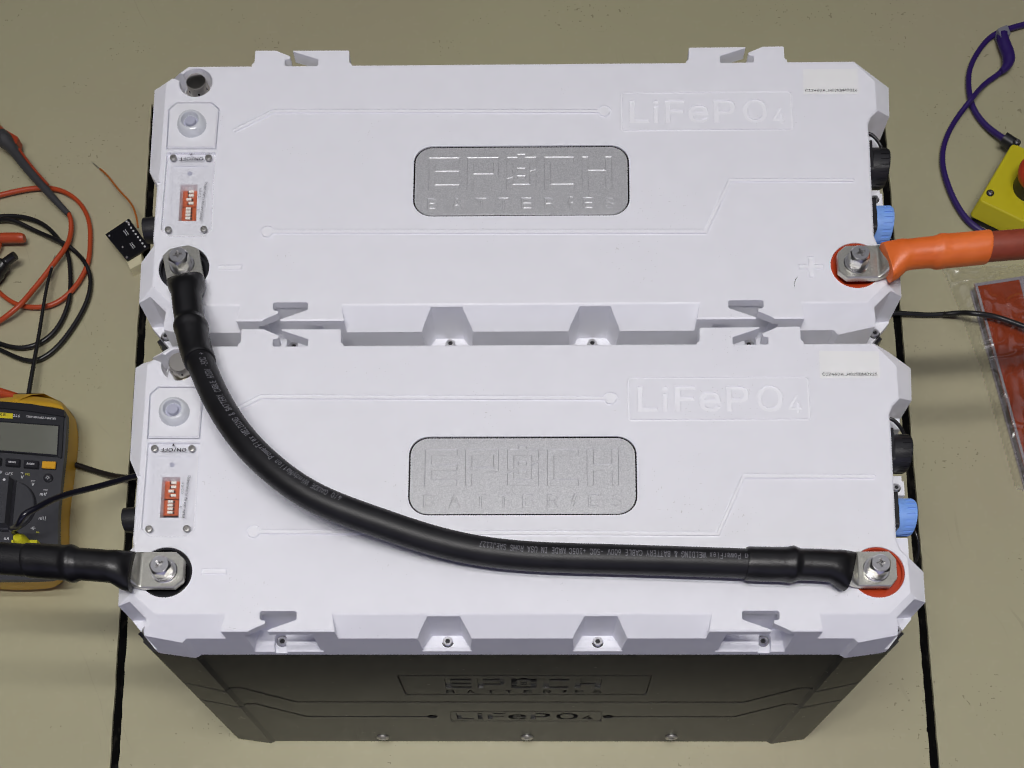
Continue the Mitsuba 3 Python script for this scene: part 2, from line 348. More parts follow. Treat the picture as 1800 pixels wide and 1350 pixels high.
# ------------------------------------------------------------------ battery
H = .2569
HG = .2171
def signs():
    mc, pc = [(-.1971,-.0626)][0], [(.1943,-.0646)][0]
    return (sbox(mc[0] - .0081, mc[1] - .0017, mc[0] + .0081, mc[1] + .0017), unary_union([sbox(pc[0] - .0081, pc[1] - .0017, pc[0] + .0081, pc[1] + .0017), sbox(pc[0] - .0018, pc[1] - .0078, pc[0] + .0018, pc[1] + .0078)]))
def lid_mesh():
    FV = -.1028
    Tp = [(-.2219, FV), (.2196, FV), (.2456, -.0777), (.2452, -.0531), (.2402, -.0476), (.2380, -.0405), (.2392, .0342), (.2388, .0470), (.2412, .0530),
          (.2464, .0585), (.2464, .0820), (.2322, .0985), (-.2354, .0985), (-.2512, .0850), (-.2512, .0050), (-.2514, .0030), (-.2514, -.0400), (-.2506, -.0449), (-.2504, -.0770)]
    Op = [(-.2440, FV), (.2400, FV), (.2577, -.0803), (.2578, -.0585), (.2440, -.0495), (.2400, -.0405), (.2412, .0342), (.2410, .0470), (.2460, .0570),
          (.2580, .0632), (.2590, .0870), (.2445, .0995), (-.2480, .0995), (-.2625, .0895), (-.2615, .0220), (-.2522, .0030), (-.2522, -.0400), (-.2625, -.0500), (-.2618, -.0812)]
    Ti = inset(Tp, .0011)
    b = loftm([Op, Op, Tp, Ti], [HG, H - .010, H - .0007, H])
    # corner pieces stand proud of the front face and slope back to the corners
    for s in (0, 1):
        f = (lambda p: [(-.0052 - x, y) for x, y in p]) if s else (lambda p: p)
        b += prism(cw(f([(-.2165, -.0980), (-.2165, FV), (-.2200, -.1048), (-.2440, -.1014), (-.2440, -.0980)])), HG - .001, H - .001)
        b -= prism(cw(f([(-.2200, -.1048), (-.2480, -.1008), (-.2480, -.1300), (-.2200, -.1300)])), HG - .01, H + .01)
    # sloped front edges of the three grip segments
    wedge = Manifold.extrude(cs([(-.0904, H + .001), (-.0904, H), (-.0917, H - .0006), (-.1130, H - .0219), (-.2, H - .022), (-.2, H + .001)]), .7).rotate([90, 0, 90]).translate([-.35, 0, 0])
    for pl in ([(-.1214, -.085), (-.1209, -.0912), (-.1188, -.1030), (-.1188, -.130), (.1172, -.130), (.1172, -.1030), (.1193, -.0912), (.1198, -.085)],
               [(-.3, -.085), (-.3, -.13), (-.1912, -.13), (-.1912, -.1030), (-.1890, -.0912), (-.1885, -.085)], [(.3, -.085), (.3, -.13), (.1884, -.13), (.1884, -.1030), (.1867, -.0912), (.1862, -.085)]):
        b -= wedge ^ prism(cw(pl), H - .03, H + .01)
    # hooked notches in the front lips with a pocket below each, and the tabs at the rear
    for sgn in (1, -1):
        def mx(pts): return [(p[0], p[1]) if sgn == 1 else (-.0052 - p[0], p[1]) for p in pts]
        notch = mx([(-.1748, -.1060), (-.1744, -.1029), (-.1632, -.0976), (-.1633, -.0955), (-.1656, -.0955), (-.1668, -.0943), (-.1669, -.0902), (-.1659, -.0892), (-.1443, -.0892), (-.1433, -.0902),
                    (-.1433, -.0945), (-.1440, -.0953), (-.1614, -.1020), (-.1614, -.1060)])
        b -= prism(notch, .2250, H + .002)
        b -= prism(mx([(-.1755, -.0885), (-.1786, -.1100), (-.1322, -.1100), (-.1375, -.0885)]), .2250, H - .0055)
        sl = Manifold.extrude(cs([(-.0940, .2260), (-.0940, .2249), (-.0992, .2249), (-.1030, .2221), (-.1100, .2221), (-.1100, .2260)]), .0460).rotate([90, 0, 90])
        b -= sl.translate([-.1783 if sgn == 1 else -.0052 + .1323, 0, 0])
        sc = (-.1611 if sgn == 1 else .1598)
        b -= cyl(.0040, .2188, .2400, 32).translate([sc, -.0945, 0]) + bx(sc - .0040, sc + .0040, -.110, -.0945, .2200, .2400)
        tab = cw(mx([(-.1889, .0900), (-.1200, .0900), (-.1200, .0990), (-.1214, .1000), (-.1219, .1010), (-.1222, .1098), (-.1227, .1103), (-.1619, .1105), (-.1619, .1098), (-.1437, .1032), (-.1437, .0985), (-.1446, .0975), (-.1664, .0977),
                  (-.1674, .0987), (-.1674, .1031), (-.1640, .1038), (-.1637, .1058), (-.1738, .1106), (-.1882, .1108), (-.1887, .1103), (-.1887, .1020), (-.1893, .1005), (-.1905, .0995), (-.1905, .0900)]))
        b -= prism(mx([(-.1674, .0977), (-.1437, .0977), (-.1437, .12), (-.1674, .12)]), HG - .01, H + .01)
        b += prism(tab, H - .008, H)
    # grip pockets
    for c0 in (-.0502, .0494):
        P0 = [(-.0098, -.0929), (-.0150, -.1010), (-.0210, -.1180), (.0210, -.1180), (.0150, -.1010), (.0098, -.0929)]
        P1 = [(-.0105, -.0922), (-.0182, -.1025), (-.0240, -.1180), (.0240, -.1180), (.0182, -.1025), (.0105, -.0922)]
        b -= loftm([cw([(c0 + x, y) for x, y in P0]), cw([(c0 + x, y) for x, y in P1])], [.2250, H + .001])
        b -= Manifold.extrude(cs([(-.0960, .2256), (-.0960, .2249), (-.1006, .2246), (-.1032, .2230), (-.1100, .2230), (-.1100, .2256)]), .0330).rotate([90, 0, 90]).translate([c0 - .0165, 0, 0])
    # corner screw pockets
    for s in (0, 1):
        Q = [(-.2800, -.0818), (-.2630, -.0813), (-.2519, -.0810), (-.2408, -.0922), (-.2436, -.1012), (-.2436, -.1150), (-.3000, -.1150), (-.3000, -.0818)]
        if s: Q = [(.2800, -.0795), (.2610, -.0790), (.2480, -.0800), (.2362, -.0922), (.2388, -.1012), (.2388, -.1150), (.3000, -.1150), (.3000, -.0795)]
        b -= prism(Q, .2230, H + .01)
    # vent pocket and its drain
    vc = np.array([(-.2293,.0847)][0])
    b -= cyl(.0118, H - .013, H + .01, 48).translate([vc[0], vc[1], 0])
    d = np.array([-.925, .38]); n = np.array([-d[1], d[0]])
    b -= prism([tuple(vc + n * .0030), tuple(vc - n * .0030), tuple(vc - n * .0030 + d * .03), tuple(vc + n * .0030 + d * .03)], H - .0105, H + .01)
    b -= prism([tuple(vc + n * .0030 + d * .0122), tuple(vc - n * .0030 + d * .0122), tuple(vc - n * .0030 + d * .04), tuple(vc + n * .0030 + d * .04)], HG - .01, H + .01)
    # shallow troughs round the raised traces
    for t in TRACES: b -= prism(LineString(t).buffer(.0021, cap_style=1, join_style=1), H - .0006, H + .01)
    for p in signs(): b -= prism(p.buffer(.0005, join_style=2), H - .0006, H + .01)
    for c in PADS: b -= prism(Point(c).buffer(.0051, quad_segs=12), H - .0006, H + .01)
    fr_, ll_ = badge()
    for p in [fr_] + ll_: b -= prism(p, H - .0010, H + .01)
    # seats of the switch cover, the window and the nameplate
    b -= prism(Polygon(SW).buffer(.0008, join_style=2), H - .003, H + .01)
    b -= prism(WINP, H - .0035, H + .01)
    b -= prism(Polygon(DIPP), H - .0125, H + .01)
    b -= prism(plate_outline(.0007), H - .0012, H + .01)
    for c in TERM: b -= cyl(.0172, H - .006, H + .01, 64).translate([c[0], c[1], 0])
    # left edge step beside the window
    b -= bx(-.2560, -.2490, .0028, .0046, H - .0012, H + .01)
    # lower skirt seen in the connector recess on the right
    b += bx(.2300, .2535, .0010, .0170, HG, .2365) + bx(.2300, .2535, .0490, .0570, HG, .2365) + bx(.2300, .2535, -.0480, -.0295, HG, .2365)
    b -= bx(.2450, .2600, .0110, .0180, .2330, .24) 
    return b
SW = [(-.2417,.0678),(-.2173,.0676),(-.2120,.0625),(-.2126,.0311),(-.2461,.0313),(-.2466,.0626)]
WINP = [(-.2463,.0280),(-.2119,.0278),(-.2113,-.0332),(-.2162,-.0389),(-.2407,-.0387),(-.2465,-.0328)]
DIPP = [(-.2361,.0051),(-.2243,.0050),(-.2237,-.0237),(-.2359,-.0236)]
FILL2 = [(-.2420,.0192),(-.2176,.0190),(-.2168,-.0286),(-.2407,-.0284)]
TERM = [(-.2287, -.0628), (.2248, -.0633)]
PC = ([(-.0004,.0039)][0])
PW, PH = .1468, .0541
def plate_outline(off):
    r = .0125
    return sbox(PC[0] - PW / 2 + r, PC[1] - PH / 2 + r, PC[0] + PW / 2 - r, PC[1] + PH / 2 - r).buffer(r + off, quad_segs=12)
def plate_letters():
    sx, sy = PW / 1670, PH / 556
    def R(x0, y0, x1, y1): return sbox(PC[0] + (x0 - 895) * sx, PC[1] - (y1 - 350) * sy, PC[0] + (x1 - 895) * sx, PC[1] - (y0 - 350) * sy)
    def Pg(pts): return Polygon([(PC[0] + (x - 895) * sx, PC[1] - (y - 350) * sy) for x, y in pts])
    L = []
    L.append(unary_union([R(170, 155, 222, 425), R(170, 155, 412, 205), R(170, 265, 412, 315), R(170, 375, 412, 425)]))
    L.append(unary_union([R(470, 155, 522, 425), R(470, 155, 718, 200), R(470, 288, 700, 330), R(676, 155, 718, 318)]))
    o = unary_union([R(780, 155, 1013, 425), R(862, 130, 927, 160)]) - R(832, 205, 960, 375)
    o = o - Pg([(770, 320), (840, 296), (840, 310), (770, 334)]) - Pg([(950, 258), (1020, 236), (1020, 250), (950, 272)])
    L.append(unary_union([o, R(862, 244, 927, 274), R(862, 306, 927, 336)]))
    L.append(unary_union([R(1075, 155, 1128, 425), R(1075, 155, 1308, 205), R(1075, 375, 1308, 425)]))
    L.append(unary_union([R(1368, 155, 1420, 425), R(1552, 155, 1605, 425), R(1400, 265, 1570, 315)]))
    for ch, c in zip('BATTER', (207, 395, 585, 757, 935, 1115)):
        b = (c - 42, c + 42)
        L.append(fit(glyph(ch, True), PC[0] + (b[0] - 895) * sx, PC[0] + (b[1] - 895) * sx, PC[1] - (580 - 350) * sy, PC[1] - (485 - 350) * sy))
    L.append(Pg([(1275, 480), (1300, 480), (1285, 522), (1302, 522), (1262, 580), (1272, 538), (1250, 538)]))
    for ch, c in zip('ES', (1414, 1586)):
        L.append(fit(glyph(ch, True), PC[0] + (c - 40 - 895) * sx, PC[0] + (c + 40 - 895) * sx, PC[1] - (580 - 350) * sy, PC[1] - (485 - 350) * sy))
    return L
def badge():
    x0, y1 = [(.0700,.0750),(.1921,.0420)][0]; x1, y0 = [(.0700,.0750),(.1921,.0420)][1]
    x0 = .0682; x1 = .1878; y1 = .0743; y0 = .0420
    def X(x): return x0 + (x - 160) / 1120 * (x1 - x0)
    def Y(y): return y1 - (y - 78) / 252 * (y1 - y0)
    o = sbox(x0 + .003, y0 + .003, x1 - .003, y1 - .003).buffer(.003)
    frame = o - o.buffer(-.0016)
    L = []
    for ch, a, b, t, u in (('L', 220, 350, 128, 275), ('i', 374, 414, 128, 275), ('F', 450, 582, 128, 275), ('e', 600, 737, 160, 278), ('P', 766, 912, 128, 275), ('O', 955, 1115, 126, 278), ('4', 1145, 1228, 185, 287)):
        L.append(fit(glyph(ch, True), X(a), X(b), Y(u), Y(t)))
    return frame, L
TRACES = [[(-.1991,.0455),(-.1734,.0604),(.0572,.0584)], [(-.1733,-.0355),(.1245,-.0374),(.1423,.0027),(.2255,.0021)]]
PADS = [[(.0572,.0584),(-.1733,-.0355)][0], [(.0572,.0584),(-.1733,-.0355)][1]]
def phillips(r, h, rec=.7):
    """pan head screw, top at z = h"""
    m = cyl(r, 0, h * .45, 32) + cyl(r, h * .45, h * .8, 32, r * .88) + cyl(r * .88, h * .8, h, 32, r * .6)
    a = r * .62
    w = r * .17
    x = bx(-a, a, -w, w, h * .25, h * 1.5) + bx(-w, w, -a, a, h * .25, h * 1.5)
    return (m - x).rotate([0, 0, rng.uniform(0, 90)])
def hexsocket(r, h):
    m = cyl(r, 0, h * .7, 32) + cyl(r, h * .7, h, 32, r * .85)
    return m - Manifold.cylinder(h * 2, r * .52, r * .52, 6).translate([0, 0, h * .3])
def axis_u(m, u, v, z, sgn=1):
    """a part built along +z laid along +u (or -u)"""
    M = trimesh.transformations.rotation_matrix(math.radians(90 * sgn), [0, 1, 0])
    return mv(xf(m, M), u, v, z)
def ribbed_cap(r, h, n=20):
    m = cyl(r, 0, h * .86, 72) + cyl(r, h * .86, h, 72, r * .93)
    for k in range(n):
        a = 2 * math.pi * k / n
        m -= bx(-.0008, .0008, r - .0007, r + .002, h * .42, h * 1.1).rotate([0, 0, math.degrees(a)])
    return m

parts = []      # (part name, mesh, material, smooth angle, label)
def part(name, mesh, m, smooth=30, label=None): parts.append((name, tm(mesh), m, smooth, label))

part('lid', lid_mesh(), 'white', 22)
# case with proud corner pieces, cut grooves and sunk lettering
def front_fit(poly_list, src, dst):
    """map lettering from one rectangle (x0, y0, x1, y1) to another"""
    out = []
    for p in poly_list:
        q = affinity.translate(p, -src[0], -src[1])
        q = affinity.scale(q, (dst[2] - dst[0]) / (src[2] - src[0]), (dst[3] - dst[1]) / (src[3] - src[1]), origin=(0, 0))
        out.append(affinity.translate(q, dst[0], dst[1]))
    return out
PL = plate_letters()
FR, LL = badge()
def case_letters():
    c, d = [(-.0572,.1385),(.0584,.1711)], [(-.0534,.0739),(.0561,.0911)]
    return front_fit(PL, unary_union(PL).bounds, (*c[0], *c[1])) + front_fit(LL, unary_union(LL).bounds, (*d[0], *d[1]))
def case_mesh():
    half = [(-.2165, -.1025), (-.2200, -.1046), (-.2490, -.1004), (-.2560, -.0940), (-.2560, .0900), (-.2480, .0975)]
    pl = half + [(-.0052 - x, y) for x, y in half[::-1]]
    b = prism(cw(pl), .0125, HG)
    def groove(pts, w, depth, r=None):
        g = LineString(pts).buffer(w / 2, cap_style=2, join_style=2)
        if r: g = unary_union([g, Point(pts[-1]).buffer(r)])
        return Manifold.extrude(cs(g), .02).rotate([90, 0, 0]).translate([0, -.1025 + depth, 0])
    A1 = [(-.2178,.1494),(-.2143,.1506),(-.2077,.1502),(-.1740,.1181)]
    A2 = [(-.2166,.1122),(-.2128,.1139),(-.2074,.1139),(-.1738,.0818),(-.0731,.0820)]
    E1 = [(-.2504,.1561),(-.2191,.1474)]
    E2 = [(-.2503,.1182),(-.2178,.1103)]
    def mir(p): return [(-.0052 - x, z) for x, z in p]
    b -= groove(A1 + mir(A1)[::-1], .0021, .0040)
    for k in (0, 1):
        f = mir if k else (lambda p: p)
        b -= groove(f(A2), .0021, .0040, .0042)
        for e in (E1, E2): b -= groove(f(e), .0020, .0052) ^ (bx(-.3, -.2165, -.2, 0, 0, .3) if not k else bx(.2113, .3, -.2, 0, 0, .3))
    for q in case_letters(): b -= Manifold.extrude(cs(q), .02).rotate([90, 0, 0]).translate([0, -.1025 + .0022, 0])
    o = Polygon([(-.0896,.1770),(.0915,.1771),(.0922,.1355),(-.0884,.1353)])
    b -= Manifold.extrude(cs((o - o.buffer(-.0013, join_style=2))), .02).rotate([90, 0, 0]).translate([0, -.1025 + .0012, 0])
    o2 = Polygon([(-.0578,.0959),(.0623,.0962),(.0636,.0700),(-.0588,.0697)])
    b -= Manifold.extrude(cs((o2 - o2.buffer(-.0012, join_style=2))), .02).rotate([90, 0, 0]).translate([0, -.1025 + .0012, 0])
    return b
part('case', case_mesh(), 'case_black', 28)
def on_front(m, v=-.1025):   # lettering built in x, y -> case front (x, z)
    return mv(xf(m, trimesh.transformations.rotation_matrix(math.pi / 2, [1, 0, 0])), 0, v, 0)
for q in case_letters(): part('letter', on_front(flat(q.buffer(-.0001), 0), -.1025 + .0020), 'black_gloss', False)
for x, z in [(-.1208,.0253),(.0033,.0257),(.1267,.0266)]:
    part('rivet', on_front(mv(hexsocket(.0052, .0018), x, z, 0)), 'steel_dark', 30)
for s in (0, 1):
    c = [(-.2480, -.1002), (-.2600, -.0880), (-.2560, -.0840), (-.2440, -.0960)]
    if s: c = [(-.0052 - x, y) for x, y in c]
    part('corner_clip', prism(cw(c), .2060, .2168), 'black_gloss', 30)
# raised traces, pads and signs
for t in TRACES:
    part('trace', bevel_raise(LineString(t).buffer(.0015, cap_style=1, join_style=1), H - .0007, H + .0005, .0007), 'white_lit', 30)
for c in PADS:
    part('trace_pad', bevel_raise(Point(c).buffer(.0043, quad_segs=10), H - .0007, H + .0006, .0008), 'white_lit', 30)
part('badge_frame', bevel_raise(FR, H, H - .0006, .0006), 'white_lit', 30)
for p in LL: part('badge_letter', bevel_raise(p, H, H - .0007, .0006), 'white_lit', False)
for nm_, p in zip(('minus_sign', 'plus_sign'), signs()): part(nm_, bevel_raise(p, H - .0007, H + .0003, .0006), 'white_lit', False)
# nameplate
np_m = prism(plate_outline(-.0009), H - .0012, H - .0002) + prism(plate_outline(-.0004), H - .0012, H - .0005)
skirt = tm(np_m)
skirt = trimesh.Trimesh(skirt.vertices, skirt.faces[~((skirt.face_normals[:, 2] > .9) & (skirt.triangles_center[:, 2] > H - .0003))], process=False)
part('nameplate', cat(skirt, flat(plate_outline(-.0009) - unary_union(PL), H - .0002)), 'plate_metal', 30, 'silver nameplate with sunk letters')
for p in PL: part('nameplate__letter', bevel_raise(p, H - .0002, H - .0006, .00045), 'plate_metal', False)
part('nameplate__gap_shade', prism(plate_outline(.0006), H - .0013, H - .0009), 'black_gloss', False)  # black sheet painting in the shade of the gap round the plate
# switch cover with its rubber button
swc = prism(Polygon(SW).buffer(-.0002, join_style=2), H - .003, H - .0001) + prism(Polygon(SW).buffer(-.0007, join_style=2), H - .003, H + .0006)
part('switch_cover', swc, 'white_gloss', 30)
bt = [(-.2297,.0492)][0]
prof = [(.0101, H), (.0101, H + .0012), (.0099, H + .0022), (.0093, H + .0036), (.0084, H + .0048), (.0074, H + .0055), (.0067, H + .0057), (.0062, H + .0055), (.0058, H + .0047), (.0056, H + .0030), (.0052, H + .0024)]
part('push_button', mv(lathe(prof), bt[0], bt[1], 0), 'rubber_clear', 40, 'translucent rubber power button')
part('push_button__centre', mv(lathe([(.0053, H + .0024), (.0040, H + .0024), (.0036, H + .0030), (.0035, H + .0044), (.0032, H + .0047), (.0, H + .0048)]), bt[0], bt[1], 0), 'rubber_button', 40)
# window: white base, red switch blocks, clear cover, screws, print
wb = prism(Polygon(WINP).buffer(-.00002), H - .0035, H - .0022) - prism(Polygon(FILL2).buffer(.0), H - .0030, H) - prism(Polygon(DIPP), H - .02, H + .01)
part('window_base', wb, 'window_white', 30)
led = [(-.2302,.0137)][0]
part('indicator', mv(cyl(.0017, H - .0031, H - .0027, 24), led[0], led[1], 0), 'rubber_button', 30, 'small round grey indicator')
zD = H - .0085
D = [(-.2362,.0056),(-.2264,.0055),(-.2260,-.0074),(-.2359,-.0073),(-.2359,-.0081),(-.2262,-.0081),(-.2260,-.0191),(-.2359,-.0191)]
for k, q in enumerate((D[:4], D[4:])):
    part('slide_switch', prism(cw(q), H - .0125, zD), 'dip_red', 30, 'red block of four white slide switches')
    b0 = len(parts)
    q = np.array(q)
    for i in range(4):
        t = (i + .6) / 4.3
        l = q[0] * (1 - t) + q[3] * t; r_ = q[1] * (1 - t) + q[2] * t
        a, b_ = l + (r_ - l) * .34, l + (r_ - l) * .72
        key = 'slide_switch__slot' if k == 0 else 'slide_switch_001__slot'
        part(key, bx(a[0], b_[0], (a[1] + b_[1]) / 2 - .0009, (a[1] + b_[1]) / 2 + .0009, zD - .0005, zD + .00025), 'ink', False)
        right = (k == 0 and i in (0, 1, 3))
        c_ = (l + (r_ - l) * (.62 if right else .46))
        part(key.replace('slot', 'slider'), bx(c_[0] - .0017, c_[0] + .0017, c_[1] - .00085, c_[1] + .00085, zD, zD + .0011), 'dip_white', False)
part('switch_gap_fill', prism(Polygon(DIPP).buffer(-.0002), H - .0127, zD - .0008), 'ink', False)  # black plate added under the red blocks, fills the gap round them
part('window_cover', flat(Polygon(WINP).buffer(-.0006), H - .0002), 'cover_glass', False, 'clear cover over the switch window')
def P2(x, y, z=None): return None
oo = [(-.2289,.0227),(-.2291,.0261),(-.2212,-.0044),(-.2184,-.0107),(-.2216,-.0179)]
def printed(name, poly, label=None): part(name, flat(poly, H + .0002 - .00005), 'ink', False, label)
printed('window_print', unary_union([place(word('ON/OFF', .0035, .0002, True), oo[0][0], oo[0][1], 180, .0169, .0030), Polygon([(oo[1][0] - .0009, oo[1][1] - .0007), (oo[1][0] + .0009, oo[1][1] - .0007), (oo[1][0], oo[1][1] + .0012)])]))
printed('window_print', unary_union([place(word('ABCD', .0016, .0009), oo[2][0], oo[2][1], -92.5, .0077), place(word('E', .0016), oo[4][0], oo[4][1], -92.5)]))
printed('window_print', place(word('Please refer to the user manual', .0019), oo[3][0], oo[3][1], -93.5, .0298))
for x, y in [(-.2414,.0237),(-.2169,.0236),(-.2413,-.0330),(-.2169,-.0328)]:
    part('screw', mv(phillips(.0024, .0012), x, y, H - .0003), 'steel_dark', 30)
# terminal rings
for c, m, lab in ((TERM[0], 'black_gloss', 'black ring of the negative terminal'), (TERM[1], 'ring_red', 'red ring of the positive terminal')):
    ring = cyl(.0170, H - .006, H - .0026, 64) + (cyl(.0170, H - .006, H - .0005, 64) - cyl(.0158, H - .01, H + .01, 64)) + cyl(.0085, H - .006, H - .0002, 40)
    part('terminal_ring', mv(ring, c[0], c[1], 0), m, 30, lab)
# vent valve
vc = [(-.2304,.0885)][0]
vv = lathe([(.0078, H - .0130), (.0078, H - .0108), (.0066, H - .0106), (.0066, H - .0100), (.0070, H - .0098), (.0070, H - .0032), (.0067, H - .0025), (.0062, H - .0024), (0, H - .0024)], 56)
part('vent_valve', mv(vv, vc[0], vc[1], 0), 'nickel', 35, 'metal vent valve in its round pocket')
part('vent_valve__flange', mv(Manifold.cylinder(.0022, .0094, .0094, 6).translate([0, 0, H - .0128]), vc[0], vc[1], 0), 'nickel', 30)
for k in range(6):
    a = math.radians(-75 + 60 * k)
    h_ = xf(cyl(.00075, -.0006, .0006, 12), trimesh.transformations.rotation_matrix(math.pi / 2, [1, 0, 0]))
    part('vent_valve__hole', mv(xf(mv(h_, 0, -.0067, 0), rz(60 * k + 12)), vc[0], vc[1], H - .0063), 'ink', 30)
# lid screws with hexagon socket
for x, y, z, r in ((-.0498, -.0968, .2244, .0034), (.0495, -.0970, .2244, .0034), (-.1611, -.0945, .2189, .0036), (.1598, -.0945, .2189, .0036), (-.2512, -.0886, .2228, .0033), (.2471, -.0888, .2228, .0033), (.2478, .0060, .2365, .0028)):
    part('socket_screw', mv(hexsocket(r, .0016), x, y, z), 'steel', 30)
    k_ = 'socket_screw' if parts[-1] and sum(p[0] == 'socket_screw' for p in parts) == 1 else 'socket_screw_%03d' % (sum(p[0] == 'socket_screw' for p in parts) - 1)
    part(k_ + '__socket', mv(Manifold.cylinder(.0006, r * .53, r * .53, 6), x, y, z + .0003), 'ink', 30)  # dark hex painted in for the shade inside the recess
    part(k_ + '__rim_shade', mv(cyl(r * 1.16, -.0006, .0004, 32), x, y, z), 'ink', 30)  # dark ring painted in for the gap shade round the screw head
# connectors on the right side, plug on the left
for py, m, lab, r_ in ((.0305, 'black_plastic', 'black ribbed connector cap on a loop', .0124), (-.0155, 'cap_blue', 'light blue ribbed connector cap', .0121)):
    zc = .2370
    fl = prism(sbox(-.0100, -.0100, .0100, .0100).buffer(.0025), 0, .0046)
    part('connector_flange', axis_u(fl, .2392, py, zc), 'black_plastic', 30)
    part('connector_cap', axis_u(ribbed_cap(r_, .0122), .2442, py, zc), m, 30, lab)
lp = spline([(.2390, .0510, .2440), (.2430, .0515, .2450), (.2490, .0480, .2440), (.2540, .0420, .2410), (.2560, .0370, .2380)], 30)
part('cap_loop', sweep(lp, .0011, ns=10), 'black_gloss', 40)
lp = spline([(.2600, -.0190, .2300), (.2640, -.0300, .2280), (.2620, -.0400, .2290), (.2560, -.0470, .2330), (.2480, -.0500, .2370)], 24)
part('cap_loop', sweep(lp, .0008, ns=10), 'black_gloss', 40)
part('side_plug', axis_u(cyl(.0085, 0, .006, 40) + cyl(.0085, .006, .0130, 40, .0078), -.2520, -.0167, .2380, -1), 'black_plastic', 30)

TA = (-.0005, .35, 0.0)
TB = (-.0021, .56998, 0.0)
built = {}
def put_battery(root, t):
    seen = {}
    for i, (name, mesh, m, sm, lab) in enumerate(parts):
        if i not in built: built[i] = mikit.ply(mesh, m, sm)
        if '__' in name:
            key = root + '__' + name
        else:
            key = root + '__' + name
        k = num2(key)
        scene[k] = {**built[i], 'to_world': T().translate(list(t))}
        if lab: labels[k] = {'label': lab}
def num2(key):
    if key not in scene: return key
    i = 1
    while f'{key}_{i:03d}' in scene: i += 1
    return f'{key}_{i:03d}'
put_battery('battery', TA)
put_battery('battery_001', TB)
tag('battery', 'white lidded battery with black case in front, nearest the viewer', 'battery', 'two batteries side by side on the table')
tag('battery_001', 'white lidded battery behind the nearer one, orange cable on its red terminal', 'battery', 'two batteries side by side on the table')
# each serial sticker: clear-white paper with a printed number
for root, t, txt, quad, tx in (('battery', TA, 'C12460A_H02EBM0225', [(.1952,.0929),(.2345,.0922),(.2341,.0727),(.1949,.0728)], [(.2145,.0755)][0]),
                               ('battery_001', TB, 'C12460A_H02EBM0016', [(.1962,.0918),(.2340,.0915),(.2339,.0710),(.1956,.0714)], [(.2149,.0742)][0])):
    m = loft([cw(quad), cw(quad)], [H - .0002, H + .00012])
    scene[root + '__sticker'] = mikit.ply(tm(m), 'label_paper', False, to_world=T().translate(list(t)))
    labels[root + '__sticker'] = {'label': 'pale sticker with the serial number'}
    w = place(word(txt, .0020, .0, True), tx[0], tx[1], -.4, .0361, .0024)
    scene[root + '__sticker__print'] = mikit.ply(flat(w, H + .0002), 'ink', False, to_world=T().translate(list(t)))

# ------------------------------------------------------------------ terminal bolts
def bolt(key, x, y, z, deg, label):
    r = .0062
    m = Manifold.cylinder(.0062, .0072, .0072, 6).rotate([0, 0, 15]) ^ (cyl(.0069, -.01, .0048, 40) + cyl(.0069, .0048, .0063, 40, .0055))
    c = cyl(.0052, .0055, .0067, 40)
    a, w = .0030, .00075
    m = (m + c) - (bx(-a, a, -w, w, .0032, .01) + bx(-w, w, -a, a, .0032, .01) + Manifold.cylinder(.004, .0006, .0018, 16).translate([0, 0, .0032]))
    M = rz(deg)
    add(key + '__head', mv(xf(m, M), x, y, z + .0030), 'steel', 25)
    sp = cyl(.0066, .0014, .0031, 48) - cyl(.0048, 0, .01, 40) - bx(.003, .01, -.0005, .0005, 0, .01)
    add(key + '__spring_washer', mv(xf(sp, M), x, y, z), 'steel', 30)
    wa = cyl(.0084, 0, .0010, 48) + cyl(.0084, .0010, .0014, 48, .0080)
    add(key + '__washer', mv(wa, x, y, z), 'steel', 30)
    tag(key, label, 'bolt', 'terminal bolts')

# ------------------------------------------------------------------ heavy cables
ZL = .2585        # underside of the lugs
LT = .0036        # lug thickness
def lug_mesh(p, dirv, L0, L1, w):
    """flat tongue of half width w from -L0 (tip) to L1, then a scoop up to the barrel"""
    d = np.array(dirv, float); d /= np.linalg.norm(d); n = np.array([-d[1], d[0]])
    o = np.array([(-L0, -w * .52), (-L0 + .0006, -w * .62), (-L0 * .62, -w), (L1, -w), (L1, w), (-L0 * .62, w), (-L0 + .0006, w * .62), (-L0, w * .52)])
    oi = o * np.array([.965, .955])
    def P(q): return [tuple(np.array(p) + d * a + n * b) for a, b in q]
    a = loftm([cw(P(o)), cw(P(o)), cw(P(oi))], [ZL, ZL + LT - .0007, ZL + LT])
    # barrel and scoop
    s = np.linspace(0, .016, 17)
    k = np.clip(s / .016, 0, 1); k = k * k * (3 - 2 * k)
    path = np.c_[np.array(p)[0] + d[0] * (L1 - .0006 + s), np.array(p)[1] + d[1] * (L1 - .0006 + s), ZL + LT / 2 + k * (.0098 - LT / 2)]
    sc = sweep(path, w * (1 - k) + .0082 * k, LT / 2 * (1 - k) + .0082 * k, .25 * (1 - k) + 1.0 * k, 36, up=[0, 0, 1])
    return cat(a, sc)
def shrink_mesh(path, s, prof, ns=40):
    """prof rows: (distance from the lug end, half width, half height, squareness)"""
    prof = np.array(prof)
    d = np.r_[0, np.cumsum(np.linalg.norm(np.diff(path, axis=0), axis=1))]
    q = np.linspace(0, prof[-1, 0], 70)
    pts = np.c_[[np.interp(q + s, d, path[:, k]) for k in range(3)]].T
    return sweep(pts, np.interp(q, prof[:, 0], prof[:, 1]), np.interp(q, prof[:, 0], prof[:, 2]), np.interp(q, prof[:, 0], prof[:, 3]), ns, up=[0, 0, 1])
def sub_path(path, s0, s1, n=120):
    d = np.r_[0, np.cumsum(np.linalg.norm(np.diff(path, axis=0), axis=1))]
    q = np.linspace(s0, d[-1] if s1 is None else s1, n)
    return np.c_[[np.interp(q, d, path[:, k]) for k in range(3)]].T
